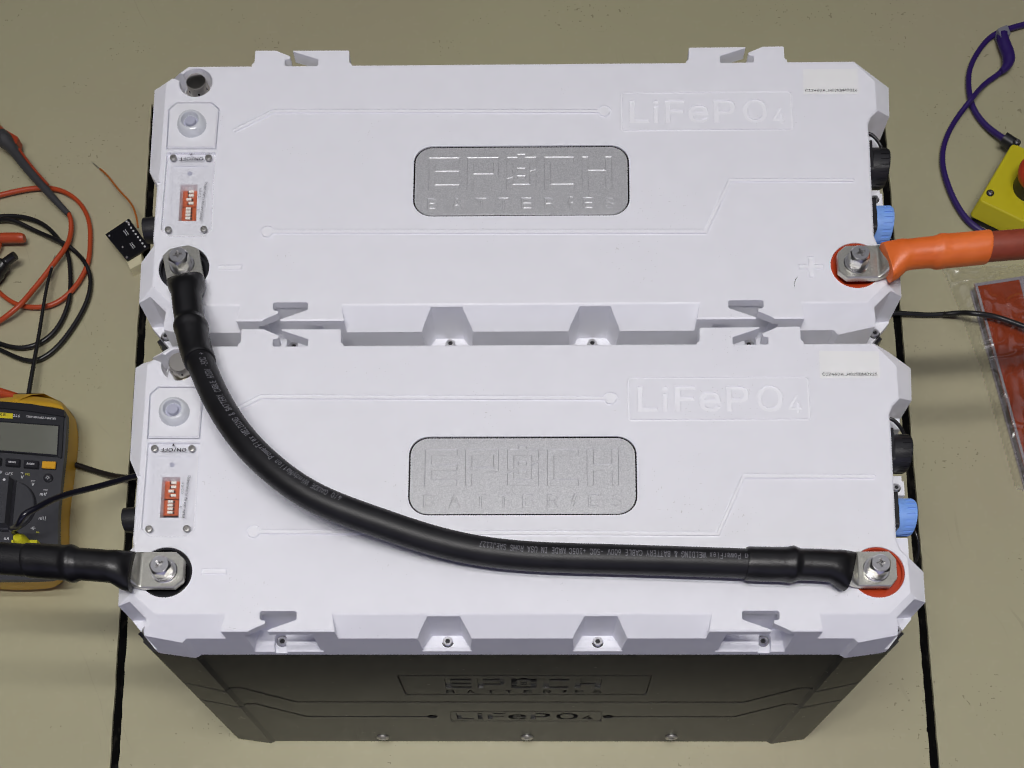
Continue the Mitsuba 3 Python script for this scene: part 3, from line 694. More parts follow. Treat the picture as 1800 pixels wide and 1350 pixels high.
def plen(path): return np.linalg.norm(np.diff(path, axis=0), axis=1).sum()
def tube_text(poly, path, s0, r, phi0, length, h):
    """lettering wrapped on a tube, running along the path from s0"""
    b = poly.bounds
    p = affinity.scale(affinity.translate(poly, -b[0], 0), length / (b[2] - b[0]), h, origin=(0, 0))
    m = flat(p, 0)
    v, f = trimesh.remesh.subdivide_to_size(m.vertices, m.faces, .0022)
    d = np.r_[0, np.cumsum(np.linalg.norm(np.diff(path, axis=0), axis=1))]
    t, S, N = frames(path, np.array([0, 0, 1.0]))
    s = s0 + v[:, 0]
    I = lambda a: np.c_[[np.interp(s, d, a[:, k]) for k in range(3)]].T
    phi = (phi0 + (v[:, 1] - h / 2) / r)[:, None]
    return trimesh.Trimesh(I(path) + (I(N) * np.cos(phi) - I(S) * np.sin(phi)) * (r + .00012), f, process=False)
RC = .0091
SHR = [(0, .0124, .0064, .62), (.004, .0121, .0076, .74), (.008, .0112, .0088, .9), (.012, .0102, .0094, 1), (.014, .0098, .0095, 1), (.033, .0097, .0096, 1), (.035, .0104, .0103, 1), (.037, .0114, .0113, 1), (.0395, .0112, .0111, 1), (.042, .0106, .0106, 1), (.066, .0104, .0104, 1), (.0665, .0100, .0100, 1)]

# jumper cable between the batteries
JP = [(-.2281,.4983,.2680),(-.2244,.4834,.2680),(-.2216,.4656,.2680),(-.2186,.4518,.2680),(-.2149,.4376,.2685),(-.2091,.4230,.2710),(-.1989,.4007,.2760),(-.1875,.3801,.2810),(-.1728,.3591,.2850),(-.1557,.3415,.2860),(-.1329,.3254,.2840),(-.1095,.3156,.2810),(-.0889,.3092,.2780),(-.0577,.3007,.2730),(-.0262,.2949,.2695),(.0211,.2912,.2680),(.0457,.2904,.2680),(.0929,.2888,.2680),(.1400,.2870,.2680),(.1601,.2864,.2680),(.1841,.2860,.2680),(.2041,.2831,.2680)]
def dip(path, px, back=False):
    """the cable's end sinks to the flat lug over a centimetre"""
    q = path[::-1].copy() if back else path.copy()
    d = np.r_[0, np.cumsum(np.linalg.norm(np.diff(q, axis=0), axis=1))]
    s0 = s_at(q, px)
    k = np.clip((d - s0) / .011, 0, 1); k = k * k * (3 - 2 * k)
    q[:, 2] = .2648 * (1 - k) + q[:, 2] * k
    return (q[::-1].copy() if back else q), s0
def s_at(path, px):
    q = np.array(px); return np.r_[0, np.cumsum(np.linalg.norm(np.diff(path, axis=0), axis=1))][np.argmin(((path[:, :2] - q[:2]) ** 2).sum(1))]
JP = spline(JP, 400)
JP, sB = dip(JP, (-.2254, .4906))
JP, sA = dip(JP, (.2051, .2845), True)
jl = plen(JP)
tB, tA = np.array(TB[:2]), np.array(TA[:2])
bolts = {}
def bend_lug(t, term, dirv, key, name):
    p = np.array(t) + np.array(TERM[term]) 
    return p
pBneg, pApos = tB + np.array(TERM[0]), tA + np.array(TERM[1])
pAneg, pBpos = tA + np.array(TERM[0]), tB + np.array(TERM[1])
lug_pts = [(-.2323,.5138),(-.2275,.4922)]
jd0 = np.array(lug_pts[1]) - np.array(lug_pts[0])
jc0 = np.array([-.2308, .5092])
add('jumper_cable__lug', lug_mesh(jc0, jd0, .0103, .0185, .0122), 'tin', 25)
jc1 = np.array([.2238, .2867])
add('jumper_cable__lug', lug_mesh(jc1, (-1, .0), .0108, .0138, .0117), 'tin', 25)
add('jumper_cable__jacket', sweep(sub_path(JP, sB + .05, jl - sA - .05, 260), RC, ns=36, up=[0, 0, 1]), 'black_satin', 60)
add('jumper_cable__heat_shrink', shrink_mesh(JP, sB, SHR), 'shrink_black', 50)
JR = JP[::-1].copy()
add('jumper_cable__heat_shrink', shrink_mesh(JR, sA, SHR), 'shrink_black', 50)
tm1 = 'tion PowerFlex WELDING & BATTERY CABLE 600V -50C +105C MADE IN USA RoHS SAEJ1127'
tm2 = '4/0 GAUGE WindyNation PowerFlex WELDING & BATTERY CABLE 600V -50C +'
S = [(.1435,.2824),(-.0283,.2928),(-.1122,.3196),(-.2088,.4244)]
a0, a1, b0, b1 = [s_at(JR, q) for q in S]
add('jumper_cable__print', tube_text(word(tm1, 1, mono=.78, narrow=.82), JR, a0, RC, -.02, a1 - a0, .0040), 'cable_ink', False)
add('jumper_cable__print', tube_text(word(tm2, 1, mono=.78, narrow=.82), JR, b0, RC, -.30, b1 - b0, .0040), 'cable_ink', False)
tag('jumper_cable', 'curved black printed cable joining the two batteries', 'cable')
# black cable leaving to the left
LP = [(-.2345,.2825,.2700),(-.2457,.2835,.2700),(-.2569,.2845,.2700),(-.2688,.2856,.2700),(-.2796,.2864,.2700),(-.2930,.2876,.2700),(-.3111,.2889,.2700),(-.3292,.2903,.2700),(-.3510,.2919,.2700),(-.3873,.2944,.2700)]
LP = spline(LP, 300)
LP, sL = dip(LP, (-.2464, .2851))
lc = np.array([-.2308, .2866])
add('black_cable__lug', lug_mesh(lc, (-1, .0), .0152, .0116, .0122), 'tin', 25)
add('black_cable__jacket', sweep(sub_path(LP, sL + .05, None, 120), .0100, ns=36, up=[0, 0, 1]), 'black_satin', 60)
SH2 = [(a, b * 1.03, c * 1.03, e) for a, b, c, e in SHR]
add('black_cable__heat_shrink', shrink_mesh(LP, sL, [(a * 1.0, b, c, e) for a, b, c, e in SH2]), 'shrink_black', 50)
tag('black_cable', 'short black cable leaving left from the near battery', 'cable')
# orange sleeved cable leaving to the right
OP = [(.2279,.4986,.2680),(.2381,.5015,.2680),(.2512,.5042,.2685),(.2696,.5051,.2700),(.2868,.5058,.2710),(.3005,.5065,.2720),(.3268,.5080,.2730),(.3559,.5095,.2740),(.3924,.5118,.2750),(.5456,.5228,.2780),(.7650,.5405,.2800)]
OP = spline(OP, 500)
OP, sO = dip(OP, (.2393, .5032))
oc = np.array([.2237, .5054])
add('orange_cable__lug', lug_mesh(oc, (1, .01), .0147, .0114, .0122), 'tin', 25)
add('orange_cable__jacket', sweep(sub_path(OP, sO + .05, None, 160), .0088, ns=36, up=[0, 0, 1]), 'cable_red', 60)
SH3 = [(0, .0131, .0066, .62), (.004, .0126, .0076, .72), (.009, .0110, .0086, .9), (.013, .0096, .0090, 1), (.016, .0091, .0090, 1), (.029, .0092, .0091, 1), (.031, .0096, .0095, 1), (.0335, .0104, .0104, 1), (.036, .0103, .0103, 1), (.039, .0100, .0100, 1), (.0645, .0099, .0099, 1), (.0650, .0096, .0096, 1)]
add('orange_cable__heat_shrink', shrink_mesh(OP, sO, SH3), 'shrink_orange', 50)
tag('orange_cable', 'red cable with orange sleeve leaving right from the far battery', 'cable')
for key, c, dg, lab in (('terminal_bolt', (-.2300, .5050), 10, 'bolt holding the jumper cable on the far black terminal'), ('terminal_bolt_001', (.2207, .5037), 20, 'bolt holding the orange sleeved cable lug'),
                        ('terminal_bolt_002', (-.2278, .2854), 40, 'bolt on the near black terminal at the left'), ('terminal_bolt_003', (.2213, .2857), 5, 'bolt on the near red terminal at the right')):
    bolt(key, c[0], c[1], ZL + LT, dg, lab)
# stamped ring marks on the lugs
for key, q in (('jumper_cable__lug_stamp', [(-.2368,.4975)][0]), ('orange_cable__lug_stamp', [(.2302,.4978)][0]), ('jumper_cable__lug_stamp', [(.2143,.2943)][0])):
    add(key, mv(bevel_raise(Point(0, 0).buffer(.0021) - Point(0, 0).buffer(.0017), -.0001, .00025, .0001), q[0], q[1], ZL + LT), 'tin', False)
    add(key, mv(bevel_raise(unary_union([sbox(-.0009, -.0002, .0009, .0002), sbox(-.0002, -.0009, .0002, .0009)]), -.0001, .0002, .0001), q[0], q[1], ZL + LT), 'tin', False)

# ------------------------------------------------------------------ multimeter, left edge
def meter():
    O = [(-.4745,.5715),(-.4372,.5679),(-.4220,.5632),(-.4114,.5493),(-.4105,.5247),(-.4121,.4868),(-.4133,.4573),(-.4108,.4258),(-.4088,.3958),(-.4192,.3856),(-.4420,.3840)]
    I = [(-.4535,.5433),(-.4204,.5404),(-.4065,.5374),(-.4044,.5332),(-.4032,.5036),(-.4040,.4711),(-.4042,.4374),(-.4017,.4073),(-.4006,.3823),(-.4032,.3787),(-.4237,.3776)]
    cx = [(-.4494,.4498)][0][0] 
    cxo = cx
    O = [tuple(p) for p in O]; I = [tuple(p) for p in I]
    Of = O + [(2 * cxo - x, y) for x, y in O[::-1]]; If = I + [(2 * cx - x, y) for x, y in I[::-1]]
    def chaikin(p, n=2):
        p = np.array(p)
        for _ in range(n):
            q = np.roll(p, -1, 0)
            p = np.stack([p * .8 + q * .2, p * .2 + q * .8], 1).reshape(-1, 2)
        return p
    Of, If = chaikin(Of)[::-1], chaikin(If)[::-1]
    if not Polygon(Of).exterior.is_ccw: Of, If = Of[::-1], If[::-1]
    c = Of.mean(0)
    sm = lambda k: Of * (1 - k) + If * k
    lo = c + (Of - c) * .93
    body = loftm([lo, Of, sm(.18), sm(.5), sm(.80), sm(.88)], [0.0, .010, .026, .037, .0440, .0455], True)
    hole = Polygon(If)
    body -= prism(hole.buffer(-.0002), .040, .06)
    add('multimeter__holster', body, 'meter_yellow', 40)
    rim = prism(hole.buffer(-.0004), .038, .0428)
    add('multimeter__face', rim, 'meter_dark', 30)
    z = .0428
    bez = Polygon([(-.5114,.5364),(-.4645,.5414),(-.4359,.5387),(-.4067,.5323),(-.4054,.4900),(-.4081,.4922),(-.4604,.4978),(-.5074,.4983)])
    add('multimeter__bezel', prism(bez.buffer(-.001).buffer(.001), z - .001, z + .0018), 'meter_bezel', 30)
    top = Polygon([(-.5121,.5438),(-.4649,.5451),(-.4362,.5424),(-.4059,.5364),(-.4056,.5301),(-.4356,.5353),(-.4643,.5388),(-.5115,.5379)])
    add('multimeter__brow', prism(top.buffer(-.0008).buffer(.0008), z - .001, z + .0030), 'meter_darker', 30)
    scr = Polygon([(-.5084,.5252),(-.4626,.5254),(-.4104,.5214),(-.4095,.4937),(-.4601,.4982),(-.5057,.4985)])
    add('multimeter__screen', prism(scr, z, z + .0019), 'lcd', 30)
    fr = scr.buffer(.0009, join_style=2) - scr
    add('multimeter__screen_frame', prism(fr, z, z + .0024), 'meter_darker', 30)
    def pr(s, cx_, cy_, h, name='multimeter__print', m='print_white', zz=z + .0003, deg=-4, bold=True, width=None):
        q = PT(cx_, cy_)
        add(name, flat(place(word(s, h, .0002, bold), q[0], q[1], deg, width), zz), m, False)
    pr('TRUE RMS MULTIMETER', 552, 342, .0018, zz=z + .0020, deg=-5, width=.0265)
    pr('116', 228, 318, .0024, zz=z + .0020, deg=-5)
    bd = Polygon([(-.4791,.5361),(-.4519,.5338),(-.4517,.5289),(-.4786,.5305)])
    add('multimeter__badge', prism(bd, z, z + .0020), 'badge_yellow', False)
    q = PT(-30, 297)
    add('multimeter__badge__print', flat(place(word('FLUKE', .0026, .0003, True), q[0], q[1], -3, .0165), z + .0021), 'ink', False)
    for s, pts, m in (('MIN MAX', [(-.4544,.4910),(-.4422,.4899),(-.4420,.4832),(-.4544,.4843)], 'meter_darker'), ('RANGE', [(-.4382,.4894),(-.4258,.4882),(-.4256,.4814),(-.4382,.4825)], 'meter_darker'),
                      ('', [(-.4221,.4882),(-.4101,.4875),(-.4103,.4809),(-.4221,.4817)], 'button_yellow'), ('HOLD', [(-.4706,.4924),(-.4588,.4914),(-.4587,.4847),(-.4704,.4857)], 'meter_darker')):
        P = Polygon(pts).buffer(-.0006).buffer(.0006)
        k = add('multimeter__button', prism(P, z - .001, z + .0014) + prism(P.buffer(-.0004), z - .001, z + .0018), m, 30)
        add('multimeter__button_rim', prism(P.buffer(.0006) - P.buffer(.0001), z - .001, z + .0006), 'meter_darker', 30)
        if s:
            c_ = P.centroid
            add(k + '__print', flat(place(word(s, .0017, 0, True), c_.x, c_.y, -4, .0066 if s != 'HOLD' else .0055), z + .0019), 'print_white', False)
    q = PT(638, 1128)
    add('multimeter__lamp_button', mv(cyl(.0040, z - .001, z + .0014, 32) + cyl(.0040, z + .0014, z + .0019, 32, .0034), q[0], q[1], 0), 'meter_darker', 30)
    rays = [Point(0, 0).buffer(.0010) - Point(0, 0).buffer(.0007)] + [affinity.rotate(sbox(-.00012, .0014, .00012, .0021), 45 * k, origin=(0, 0)) for k in range(8)]
    add('multimeter__lamp_button__print', flat(affinity.translate(unary_union(rays), q[0], q[1]), z + .0020), 'print_white', False)
    pr('OFF', 118, 1068, .0026, bold=False)
    pr('V', 290, 1110, .0026); pr('V', 430, 1205, .0026); pr('~', 288, 1055, .0030); pr('Hz', 362, 1072, .0022, m='print_yellow')
    pr('mV', 568, 1335, .0027); pr('V', 8, 1045, .0024)
    q = PT(432, 1160); add('multimeter__print', flat(unary_union([sbox(q[0] - .0019, q[1] + .0002, q[0] + .0019, q[1] + .00055)] + [sbox(q[0] + d_ - .0004, q[1] - .0005, q[0] + d_ + .0004, q[1] - .00015) for d_ in (-.0014, 0, .0014)]), z + .0003), 'print_white', False)
    q = PT(600, 1283); add('multimeter__print', flat(unary_union([sbox(q[0] - .0019, q[1] + .0002, q[0] + .0019, q[1] + .00055)] + [sbox(q[0] + d_ - .0004, q[1] - .0005, q[0] + d_ + .0004, q[1] - .00015) for d_ in (-.0014, 0, .0014)]), z + .0003), 'print_white', False)
    for px_, s_ in ((512, .0010), (530, .0013), (550, .0016), (572, .0018), (594, .0021)):
        q = PT(px_, 1275 + 380); add('multimeter__print', flat(sbox(q[0] - .0002, q[1] - s_, q[0] + .0002, q[1] + s_), z + .0003), 'print_white', False)
    q = PT(435, 1275 + 510)
    add('multimeter__print', flat(unary_union([sbox(q[0] - .0022, q[1] - .0002, q[0] - .0005, q[1] + .0002), sbox(q[0] + .0005, q[1] - .0002, q[0] + .0022, q[1] + .0002), sbox(q[0] - .0007, q[1] - .0016, q[0] - .0003, q[1] + .0016), sbox(q[0] + .0003, q[1] - .0016, q[0] + .0007, q[1] + .0016)]), z + .0003), 'print_white', False)
    q = PT(495, 1275 + 563)
    add('multimeter__print', flat(unary_union([Polygon([(q[0] - .0012, q[1] - .0009), (q[0] + .0004, q[1]), (q[0] - .0012, q[1] + .0009)]), sbox(q[0] + .0004, q[1] - .0009, q[0] + .0008, q[1] + .0009), sbox(q[0] - .0018, q[1] - .0001, q[0] + .0016, q[1] + .0001)]), z + .0003), 'print_yellow', False)
    pr('µA' if False else 'uA', 85, 1275 + 645, .0026)
    # rotary knob with its grip bar
    q = [(-.4481,.4460)][0]
    add('multimeter__knob', mv(cyl(.0232, z, z + .0030, 72) + cyl(.0232, z + .0030, z + .0038, 72, .0224), q[0], q[1], 0), 'meter_dark', 30)
    add('multimeter__knob_groove', mv(cyl(.0240, z - .001, z + .0006, 72), q[0], q[1], 0), 'meter_darker', 30)
    g = sbox(-.0036, -.0215, .0036, .0225).buffer(.0006)
    add('multimeter__knob__grip', mv(loftm([cw(np.array(g.exterior.coords)[:-1]), cw(np.array(g.exterior.coords)[:-1] * [.86, .98])], [z + .003, z + .0115], True), q[0], q[1], 0), 'meter_dark', 30)
    for s in (-1, 1):
        add('multimeter__knob__flute', mv(sbox_m(s), q[0], q[1], 0), 'meter_darker', 30)
    add('multimeter__knob__dot', mv(cyl(.0012, z + .0114, z + .0117, 20), q[0] - .0002, q[1] + .0186, 0), 'print_white', 30)
def sbox_m(s): return bx(s * .0053 - .0013, s * .0053 + .0013, -.0218, .0222, .0428 + .0030, .0428 + .0042)
_pt0 = [(-.4661,.5551),(-.3983,.5549),(-.4525,.4105),(-.3867,.4104)]
def PT(x, y):
    a, b, c, d = map(np.array, _pt0)
    # homography of the close-up grid on the meter's face
    src = np.array([(0, 0), (1000, 0), (0, 2000), (1000, 2000)], float); dst = np.array([a, b, c, d])
    M = []
    for (sx, sy), (u, v) in zip(src, dst):
        M += [[sx, sy, 1, 0, 0, 0, -u * sx, -u * sy, -u], [0, 0, 0, sx, sy, 1, -v * sx, -v * sy, -v]]
    h = np.linalg.svd(np.array(M))[2][-1].reshape(3, 3)
    w = h @ np.array([x, y, 1.0]); return w[:2] / w[2]
meter()
tag('multimeter', 'yellow and dark grey digital multimeter cut off by the left edge', 'multimeter')

# test lead plugged into the meter
q = np.array([(-.4282,.4085)][0])
lead = spline([(q[0], q[1], .052), (q[0] + .0002, q[1] + .0015, .072)] + [(-.4150,.4069,.0850),(-.4087,.4117,.0900),(-.4027,.4178,.0880),(-.3957,.4289,.0800),(-.3872,.4438,.0660),(-.3720,.4610,.0480),(-.3549,.4779,.0320),(-.3470,.4845,.0260),(-.3417,.4885,.0220)] , 120)
add('plugged_test_lead__wire', sweep(lead, .0025, ns=18), 'lead_navy', 60)
lead2 = spline([(-.4114,.5079,.0060),(-.3941,.5028,.0040),(-.3694,.4935,.0100),(-.3505,.4869,.0200),(-.3417,.4851,.0240)], 60)
add('plugged_test_lead__wire', sweep(lead2, .0026, ns=18), 'lead_black', 60)
add('plugged_test_lead__plug', mv(cyl(.0058, .0, .014, 32) + cyl(.0058, .014, .0185, 32, .0036), q[0], q[1] - .001, .0430), 'collar_yellow', 30, 'bright yellow plug collar')
add('plugged_test_lead__plug_wing', bx(q[0] - .010, q[0] + .012, q[1] - .006, q[1] + .0015, .0430, .0520), 'collar_yellow', 30)
tag('plugged_test_lead', 'dark blue test lead with yellow plug on the multimeter', 'test lead')

# ------------------------------------------------------------------ loose leads on the left
rl = spline([(-.5412,.7822,.0040),(-.5090,.7940,.0040),(-.4928,.7983,.0040),(-.4725,.8016,.0040),(-.4540,.7999,.0040),(-.4349,.7890,.0040),(-.4244,.7751,.0040),(-.4186,.7576,.0040),(-.4171,.7420,.0040),(-.4177,.7185,.0040),(-.4239,.7002,.0040),(-.4336,.6856,.0040),(-.4490,.6742,.0040),(-.4634,.6718,.0040),(-.4799,.6744,.0040),(-.4990,.6872,.0040),(-.5290,.7149,.0040)], 160)
add('red_test_lead__wire', sweep(rl, .0021, ns=14), 'lead_red', 60)
rl2 = spline([(-.4381,.7690,.0080),(-.4354,.7581,.0070),(-.4357,.7484,.0060),(-.4377,.7347,.0075),(-.4449,.7187,.0090),(-.4544,.7023,.0090),(-.4649,.6859,.0090),(-.4751,.6691,.0105),(-.4889,.6586,.0080),(-.4951,.6560,.0060),(-.5215,.6385,.0040)], 120)
add('red_test_lead__wire', sweep(rl2, .0022, ns=14), 'lead_red', 60)
sv = spline([(-.5079,.8496,.0140),(-.5011,.8429,.0130),(-.4854,.8228,.0120),(-.4674,.8009,.0110),(-.4499,.7808,.0095),(-.4380,.7684,.0080)], 50)
add('red_test_lead__sleeve', sweep(sv, np.interp(np.linspace(0, 1, 50), [0, .06, .12, .2, .5, 1], [.0075, .0078, .0062, .0052, .0046, .0027]), ns=20), 'probe_grey', 60)
pb = spline([(-.5055,.8483,.0140),(-.5216,.8658,.0140),(-.5467,.8938,.0140)], 20)
add('red_test_lead__probe', sweep(pb, np.interp(np.linspace(0, 1, 20), [0, .3, 1], [.0066, .0062, .0058]), ns=20), 'probe_red', 60, 'red probe handle with a finger fin')
fin = Polygon([(-.5028,.8547),(-.4916,.8476),(-.4922,.8418),(-.4981,.8393)]).buffer(.0008)
add('red_test_lead__probe_fin', prism(fin, .006, .015), 'probe_red', 30)
rib = spline([(-.4871,.8324,.0170),(-.4719,.8121,.0150),(-.4578,.7964,.0130)], 20)
add('red_test_lead__sleeve_rib', sweep(mv_path(rib, 0, 0, -.001) if False else rib, .0012, ns=10), 'probe_red', 60)
tag('red_test_lead', 'red test lead loop with grey strain sleeve and probe', 'test lead')
rp = spline([(-.5233,.7410,.0090),(-.5016,.7421,.0090),(-.4852,.7423,.0090),(-.4780,.7420,.0090)], 20)
add('red_banana_plug__body', sweep(rp, np.interp(np.linspace(0, 1, 20), [0, .93, .97, 1], [.0044, .0044, .0040, .0034]), ns=20), 'lead_red', 40)
add('red_banana_plug__stem', sweep(spline([(-.5025,.7414,.0060),(-.5035,.7340,.0060),(-.5071,.7266,.0060)], 10), .0016, ns=12), 'lead_red', 60)
tag('red_banana_plug', 'red banana plug pointing right at the left edge', 'plug')
bp = spline([(-.5183,.6945,.0100),(-.5008,.7047,.0100),(-.4944,.7118,.0110),(-.4873,.7161,.0130),(-.4816,.7180,.0150)], 24)
add('black_banana_plug__body', sweep(bp, np.interp(np.linspace(0, 1, 24), [0, .5, .52, .7, .72, 1], [.0075, .0075, .0062, .0058, .0038, .0036]), ns=20), 'lead_black', 40)
tag('black_banana_plug', 'black angled banana plug at the left edge', 'plug')
b1 = spline([(-.5290,.7688,.0035),(-.5071,.7705,.0035),(-.4888,.7704,.0035),(-.4695,.7646,.0035),(-.4578,.7564,.0035),(-.4499,.7476,.0035),(-.4437,.7395,.0035),(-.4393,.7321,.0035),(-.4348,.7166,.0035),(-.4329,.7007,.0035),(-.4324,.6812,.0035),(-.4350,.6661,.0035),(-.4427,.6480,.0035),(-.4541,.6361,.0035),(-.4713,.6296,.0035),(-.4943,.6339,.0035),(-.5224,.6454,.0035)], 160)
add('black_test_lead__wire', sweep(b1, .0021, ns=14), 'lead_black', 60)
b2 = spline([(-.5285,.7637,.0035),(-.5064,.7663,.0040),(-.4981,.7659,.0050),(-.4784,.7584,.0035),(-.4594,.7489,.0035),(-.4472,.7417,.0060),(-.4374,.7369,.0050),(-.4275,.7283,.0035),(-.4194,.7177,.0050),(-.4149,.7067,.0035),(-.4134,.6945,.0035),(-.4146,.6823,.0035),(-.4189,.6678,.0035),(-.4272,.6498,.0035),(-.4367,.6343,.0035),(-.4475,.6224,.0035),(-.4604,.6159,.0035),(-.4713,.6172,.0035),(-.4841,.6226,.0035),(-.4937,.6274,.0035),(-.5167,.6424,.0035)], 160)
add('black_test_lead__wire', sweep(b2, .0021, ns=14), 'lead_black', 60)
tag('black_test_lead', 'black test lead lying in two loops on the table', 'test lead')
pn = spline([(-.4485,.7081,.0100),(-.4516,.6800,.0110),(-.4533,.6500,.0110),(-.4551,.6149,.0120),(-.4569,.5809,.0130),(-.4576,.5705,.0130)], 40)
add('black_probe__shaft', sweep(pn, np.interp(np.linspace(0, 1, 40), [0, 1], [.0013, .0020]), ns=14), 'lead_black', 60)
add('black_probe__tip', sweep(spline([(-.4472,.7230,.0090),(-.4477,.7158,.0095),(-.4485,.7081,.0100)], 12), np.linspace(.0004, .0011, 12), ns=10), 'steel_dark', 60)
tag('black_probe', 'slim black probe with metal tip, its end behind the multimeter', 'probe')
pr_ = spline([(-.5182,.5844,.0100),(-.4857,.5779,.0100),(-.4721,.5744,.0100),(-.4607,.5711,.0100)], 20)
add('red_probe__handle', sweep(pr_, np.linspace(.0072, .0030, 20), ns=18), 'lead_red', 60)
tag('red_probe', 'red probe lying just above the multimeter', 'probe')

# ------------------------------------------------------------------ circuit board with orange wire
pz = .0115
Q = [(-.3781,.7604),(-.3995,.7433),(-.3768,.7149),(-.3567,.7295)]
add('circuit_board__board', prism(cw(Q), pz - .0016, pz), 'pcb_black', 30)
q0, q1, q2, q3 = map(np.array, Q)
for k in range(9):
    c = (q0 + (q1 - q0) * .13) * (1 - (k + .4) / 9) + (q3 + (q2 - q3) * .13) * ((k + .4) / 9)
    add('circuit_board__pad', mv(cyl(.0009, pz - .0001, pz + .0005, 12), c[0], c[1], 0), 'pad_white', 30)
for a, b in ((.10, .92), (.92, .92), (.10, .10), (.60, .80)):
    c = (q0 * (1 - b) + q1 * b) * (1 - a) + (q3 * (1 - b) + q2 * b) * a
    add('circuit_board__solder', mv(lathe([(.0013, 0), (.0011, .0005), (.0005, .0010), (0, .0011)], 12), c[0], c[1], pz), 'steel', 60)
ang = math.degrees(math.atan2(*(q3 - q0)[::-1]))
for a, b in ((.30, .38), (.72, .48)):
    c = (q0 * (1 - b) + q1 * b) * (1 - a) + (q3 * (1 - b) + q2 * b) * a
    pts = [affinity.translate(sbox(-.0006, -.0004, .0006, .0004), (i - 1.5) * .0017, (j - .5) * .0019) for i in range(4) for j in range(2)]
    add('circuit_board__print', flat(affinity.translate(affinity.rotate(unary_union(pts), ang, origin=(0, 0)), c[0], c[1]), pz + .0003), 'paint_ink', False)
hd = [(-.3792,.7183),(-.3740,.7073),(-.3631,.7139),(-.3657,.7280)]
add('circuit_board__header', prism(cw(hd), 0.0, .0095), 'header_cream', 30)
hd2 = [(-.3783,.7169),(-.3738,.7077),(-.3645,.7134),(-.3690,.7238)]
ow = spline([(-.4136,.8225,.0040),(-.4059,.8145,.0050),(-.3911,.7944,.0080),(-.3793,.7799,.0100),(-.3721,.7655,.0120),(-.3686,.7502,.0118)], 60)
add('circuit_board__wire', sweep(ow, .0009, ns=10), 'wire_orange', 60)
ob = spline([(-.4224,.8316,.0020),(-.4183,.8273,.0030),(-.4136,.8225,.0040)], 10)
add('circuit_board__wire_end', sweep(ob, .0005, ns=8), 'tin', 60)
tag('circuit_board', 'small black circuit board with a thin orange wire beside the far battery', 'circuit board')

# ------------------------------------------------------------------ right side: blue cord, stop box, black cord, red book in a bag
c1 = spline([(.5266,.9882,.0032),(.4924,.9809,.0032),(.4769,.9760,.0032),(.4625,.9695,.0032),(.4454,.9504,.0032),(.4340,.9236,.0032),(.4328,.9112,.0032),(.4327,.9010,.0036),(.4349,.8874,.0032),(.4432,.8693,.0032),(.4528,.8555,.0050),(.4624,.8435,.0080)], 120)
add('blue_cord__wire', sweep(c1, .0026, ns=14), 'cord_blue', 60)
c2 = spline([(.4663,.9275,.0035),(.4597,.9210,.0035),(.4514,.9146,.0035),(.4423,.9046,.0050),(.4319,.8899,.0085),(.4254,.8823,.0060),(.4174,.8715,.0035),(.4099,.8581,.0035),(.4039,.8422,.0035),(.4014,.8263,.0035),(.4039,.8030,.0035),(.4109,.7792,.0035),(.4238,.7568,.0035),(.4369,.7462,.0035),(.4560,.7369,.0035)], 120)
add('blue_cord__wire', sweep(c2, .0026, ns=14), 'cord_blue', 60)
bo = spline([(.4687,.9655,.0060),(.4708,.9503,.0060),(.4725,.9371,.0060),(.4691,.9286,.0060),(.4637,.9235,.0060)], 30)
add('blue_cord__boot', sweep(bo, np.interp(np.linspace(0, 1, 30), [0, .25, .65, 1], [.0055, .0058, .0060, .0028]), np.interp(np.linspace(0, 1, 30), [0, .6, 1], [.005, .005, .0028]), ns=20), 'cord_blue', 50)
ph = Polygon([(.4624,.9685),(.4722,.9731),(.4747,.9625),(.4650,.9586)])
add('blue_cord__plug', prism(ph, .002, .010), 'plug_clear', 30, 'clear plastic cord plug')
tag('blue_cord', 'dark blue network cord crossing itself beside the stop box', 'cord')
zt = .026
tl, bl = np.array([(.4578,.8227)][0]), np.array([(.4219,.7617)][0])
e = bl - tl; L_ = np.linalg.norm(e); e /= L_; nn = np.array([-e[1], e[0]])
sq = [tl, bl, bl + nn * L_ * 1.0, tl + nn * L_ * 1.0]
P = Polygon(sq)
P = P.buffer(-.004).buffer(.004)
Pb = np.array(P.exterior.coords)[:-1]
cc = Pb.mean(0)
add('stop_box__housing', loftm([cw(cc + (Pb - cc) * 1.03), cw(cc + (Pb - cc) * 1.01), cw(Pb), cw(cc + (Pb - cc) * .985)], [.008, .0245, .0255, zt], True), 'stop_yellow', 30)
add('stop_box__base', prism(cw(cc + (Pb - cc) * .93), 0.0, .008), 'meter_darker', 30)
for x, y in [(.4616,.8233),(.4324,.7686)]:
    add('stop_box__screw_hole', mv(cyl(.0036, zt - .001, zt + .0003, 28), x, y, 0), 'meter_darker', 30)
    add('stop_box__screw', mv(phillips(.0024, .0012), x, y, zt + .0002), 'steel', 30)
sc = cc + np.array([0, 0])
add('stop_box__collar', mv(cyl(.0165, zt, zt + .012, 48), sc[0], sc[1], 0), 'black_plastic', 30)
add('stop_box__mushroom', mv(lathe([(.010, zt + .011), (.0185, zt + .013), (.0196, zt + .017), (.0190, zt + .020), (.015, zt + .0225), (.008, zt + .0235), (0, zt + .0237)], 48), sc[0], sc[1], 0), 'stop_red', 50, 'red mushroom stop button')
gl = [(.4572,.8420,.0120),(.4658,.8350,.0120)]
add('stop_box__gland', sweep(spline(gl, 8), .0052, ns=16), 'black_plastic', 40)
tag('stop_box', 'yellow emergency stop box with red button at the right edge', 'switch box')
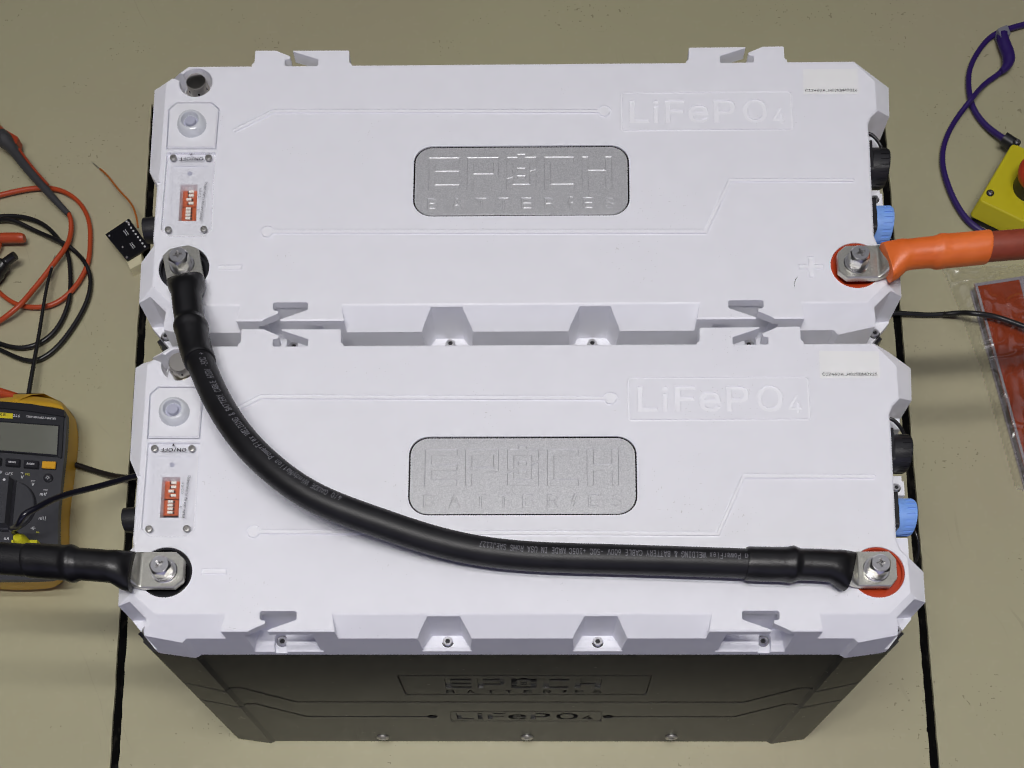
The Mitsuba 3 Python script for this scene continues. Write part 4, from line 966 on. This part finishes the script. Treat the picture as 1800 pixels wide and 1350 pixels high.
c3 = spline([(.3388,.6610,.0040),(.3494,.6610,.0040),(.3693,.6605,.0030),(.3867,.6604,.0030),(.4036,.6606,.0045),(.3911,.6591,.0050),(.4009,.6563,.0100),(.4108,.6510,.0165),(.4277,.6475,.0175),(.4444,.6416,.0175),(.4569,.6363,.0175),(.4866,.6210,.0175)], 80)
add('power_cable__wire', sweep(c3, .0022, ns=14), 'lead_black', 60)
tag('power_cable', 'thin black cable running from the far battery over the red book', 'cable')
bz = .010
E0 = [(.4189,.6868),(.4627,.6943),(.5189,.7036),(.5274,.4679),(.4543,.4747)]
bk = Polygon(E0)
add('red_book__cover', prism(bk, bz - .0012, bz), 'book_red', 30)
add('red_book__pages', prism(bk.buffer(-.0012, join_style=2), .0014, bz - .0012), 'book_edge', 30)
add('red_book__back_cover', prism(bk, .0002, .0014), 'book_grey', 30)
a_, b_, c_, d_, e_ = map(np.array, E0)
def strip(p, q, w, s=1):
    t_ = (q - p) / np.linalg.norm(q - p); n_ = np.array([-t_[1], t_[0]]) * s
    return Polygon([p, q, q + n_ * w, p + n_ * w])
add('red_book__border', prism(unary_union([strip(a_, e_, .0022, 1), strip(a_, c_, .0030, -1)]).intersection(bk), bz - .0002, bz + .0003), 'book_grey', 30)
corner = Polygon([(.4601,.6937),(.5189,.7036),(.5097,.6034),(.4754,.6268),(.4637,.6681)])
add('red_book__corner_panel', prism(corner.intersection(bk), bz - .0002, bz + .00025), 'book_grey', 30, 'pale grey patch in the corner')
tag('red_book', 'dark red book with grey border inside a clear plastic bag', 'book')
# clear bag: crumpled film over the book and the table beside it
def bag():
    out = Polygon([(.3933,.7112),(.4007,.6869),(.4083,.6593),(.4147,.6320),(.4214,.6096),(.4266,.5805),(.4324,.5488),(.4382,.5175),(.4442,.4837),(.5314,.4613),(.5567,.7193)])
    x0, y0, x1, y1 = out.bounds
    n = 150
    gx, gy = np.meshgrid(np.linspace(x0, x1, n), np.linspace(y0, y1, int(n * 1.4)))
    import shapely
    pts = shapely.points(gx.ravel(), gy.ravel())
    inside = shapely.contains(out, pts)
    dist = shapely.distance(pts, bk)
    base = np.where(dist > 0, np.maximum(.0105 - dist * .55, .0010), .0105)
    edge = shapely.distance(pts, out.exterior)
    p3 = np.c_[gx.ravel(), gy.ravel(), gx.ravel() * 0]
    w1 = np.abs(meshkit.fbm(p3 * [55, 38, 1], 3, 2) - .5) * 2
    w2 = meshkit.noise(p3 * [150, 60, 1], 9)
    w3 = np.abs(meshkit.noise(p3 * [26, 60, 1] + 5, 4) - .5)
    z = base + .55 * (.0030 * (1 - w1) ** 6 + .0003 * w2 + .0030 * np.exp(-(w3 / .03) ** 2)) * np.where(dist > 0, 1.15, .9)
    z = np.where(edge < .004, np.minimum(z, .0009 + edge * .9), z)
    z = np.maximum(z, np.where(dist > 0, .0007, bz + .0006))
    v = np.c_[gx.ravel(), gy.ravel(), z]
    r, c = gx.shape
    i = np.arange(r * c).reshape(r, c)
    f = np.vstack([np.c_[i[:-1, :-1].ravel(), i[:-1, 1:].ravel(), i[1:, 1:].ravel()], np.c_[i[:-1, :-1].ravel(), i[1:, 1:].ravel(), i[1:, :-1].ravel()]])
    f = f[inside[f].all(1)]
    m = trimesh.Trimesh(v, f, process=False); m.remove_unreferenced_vertices()
    return m
add('plastic_bag', bag(), 'film', True)
tag('plastic_bag', 'clear crumpled plastic bag wrapped round the red book', 'bag')

# ------------------------------------------------------------------ a hair and crumbs on the lids
hp = spline([(x, y, H + .0003) for x, y in [(.1827,.4978),(.1813,.4952),(.1806,.4930),(.1807,.4905)]], 14)
add('hair', sweep(hp, .00016, ns=6), 'ink', 60)
tag('hair', 'tiny dark hair lying below the plus sign of the far battery', 'hair')
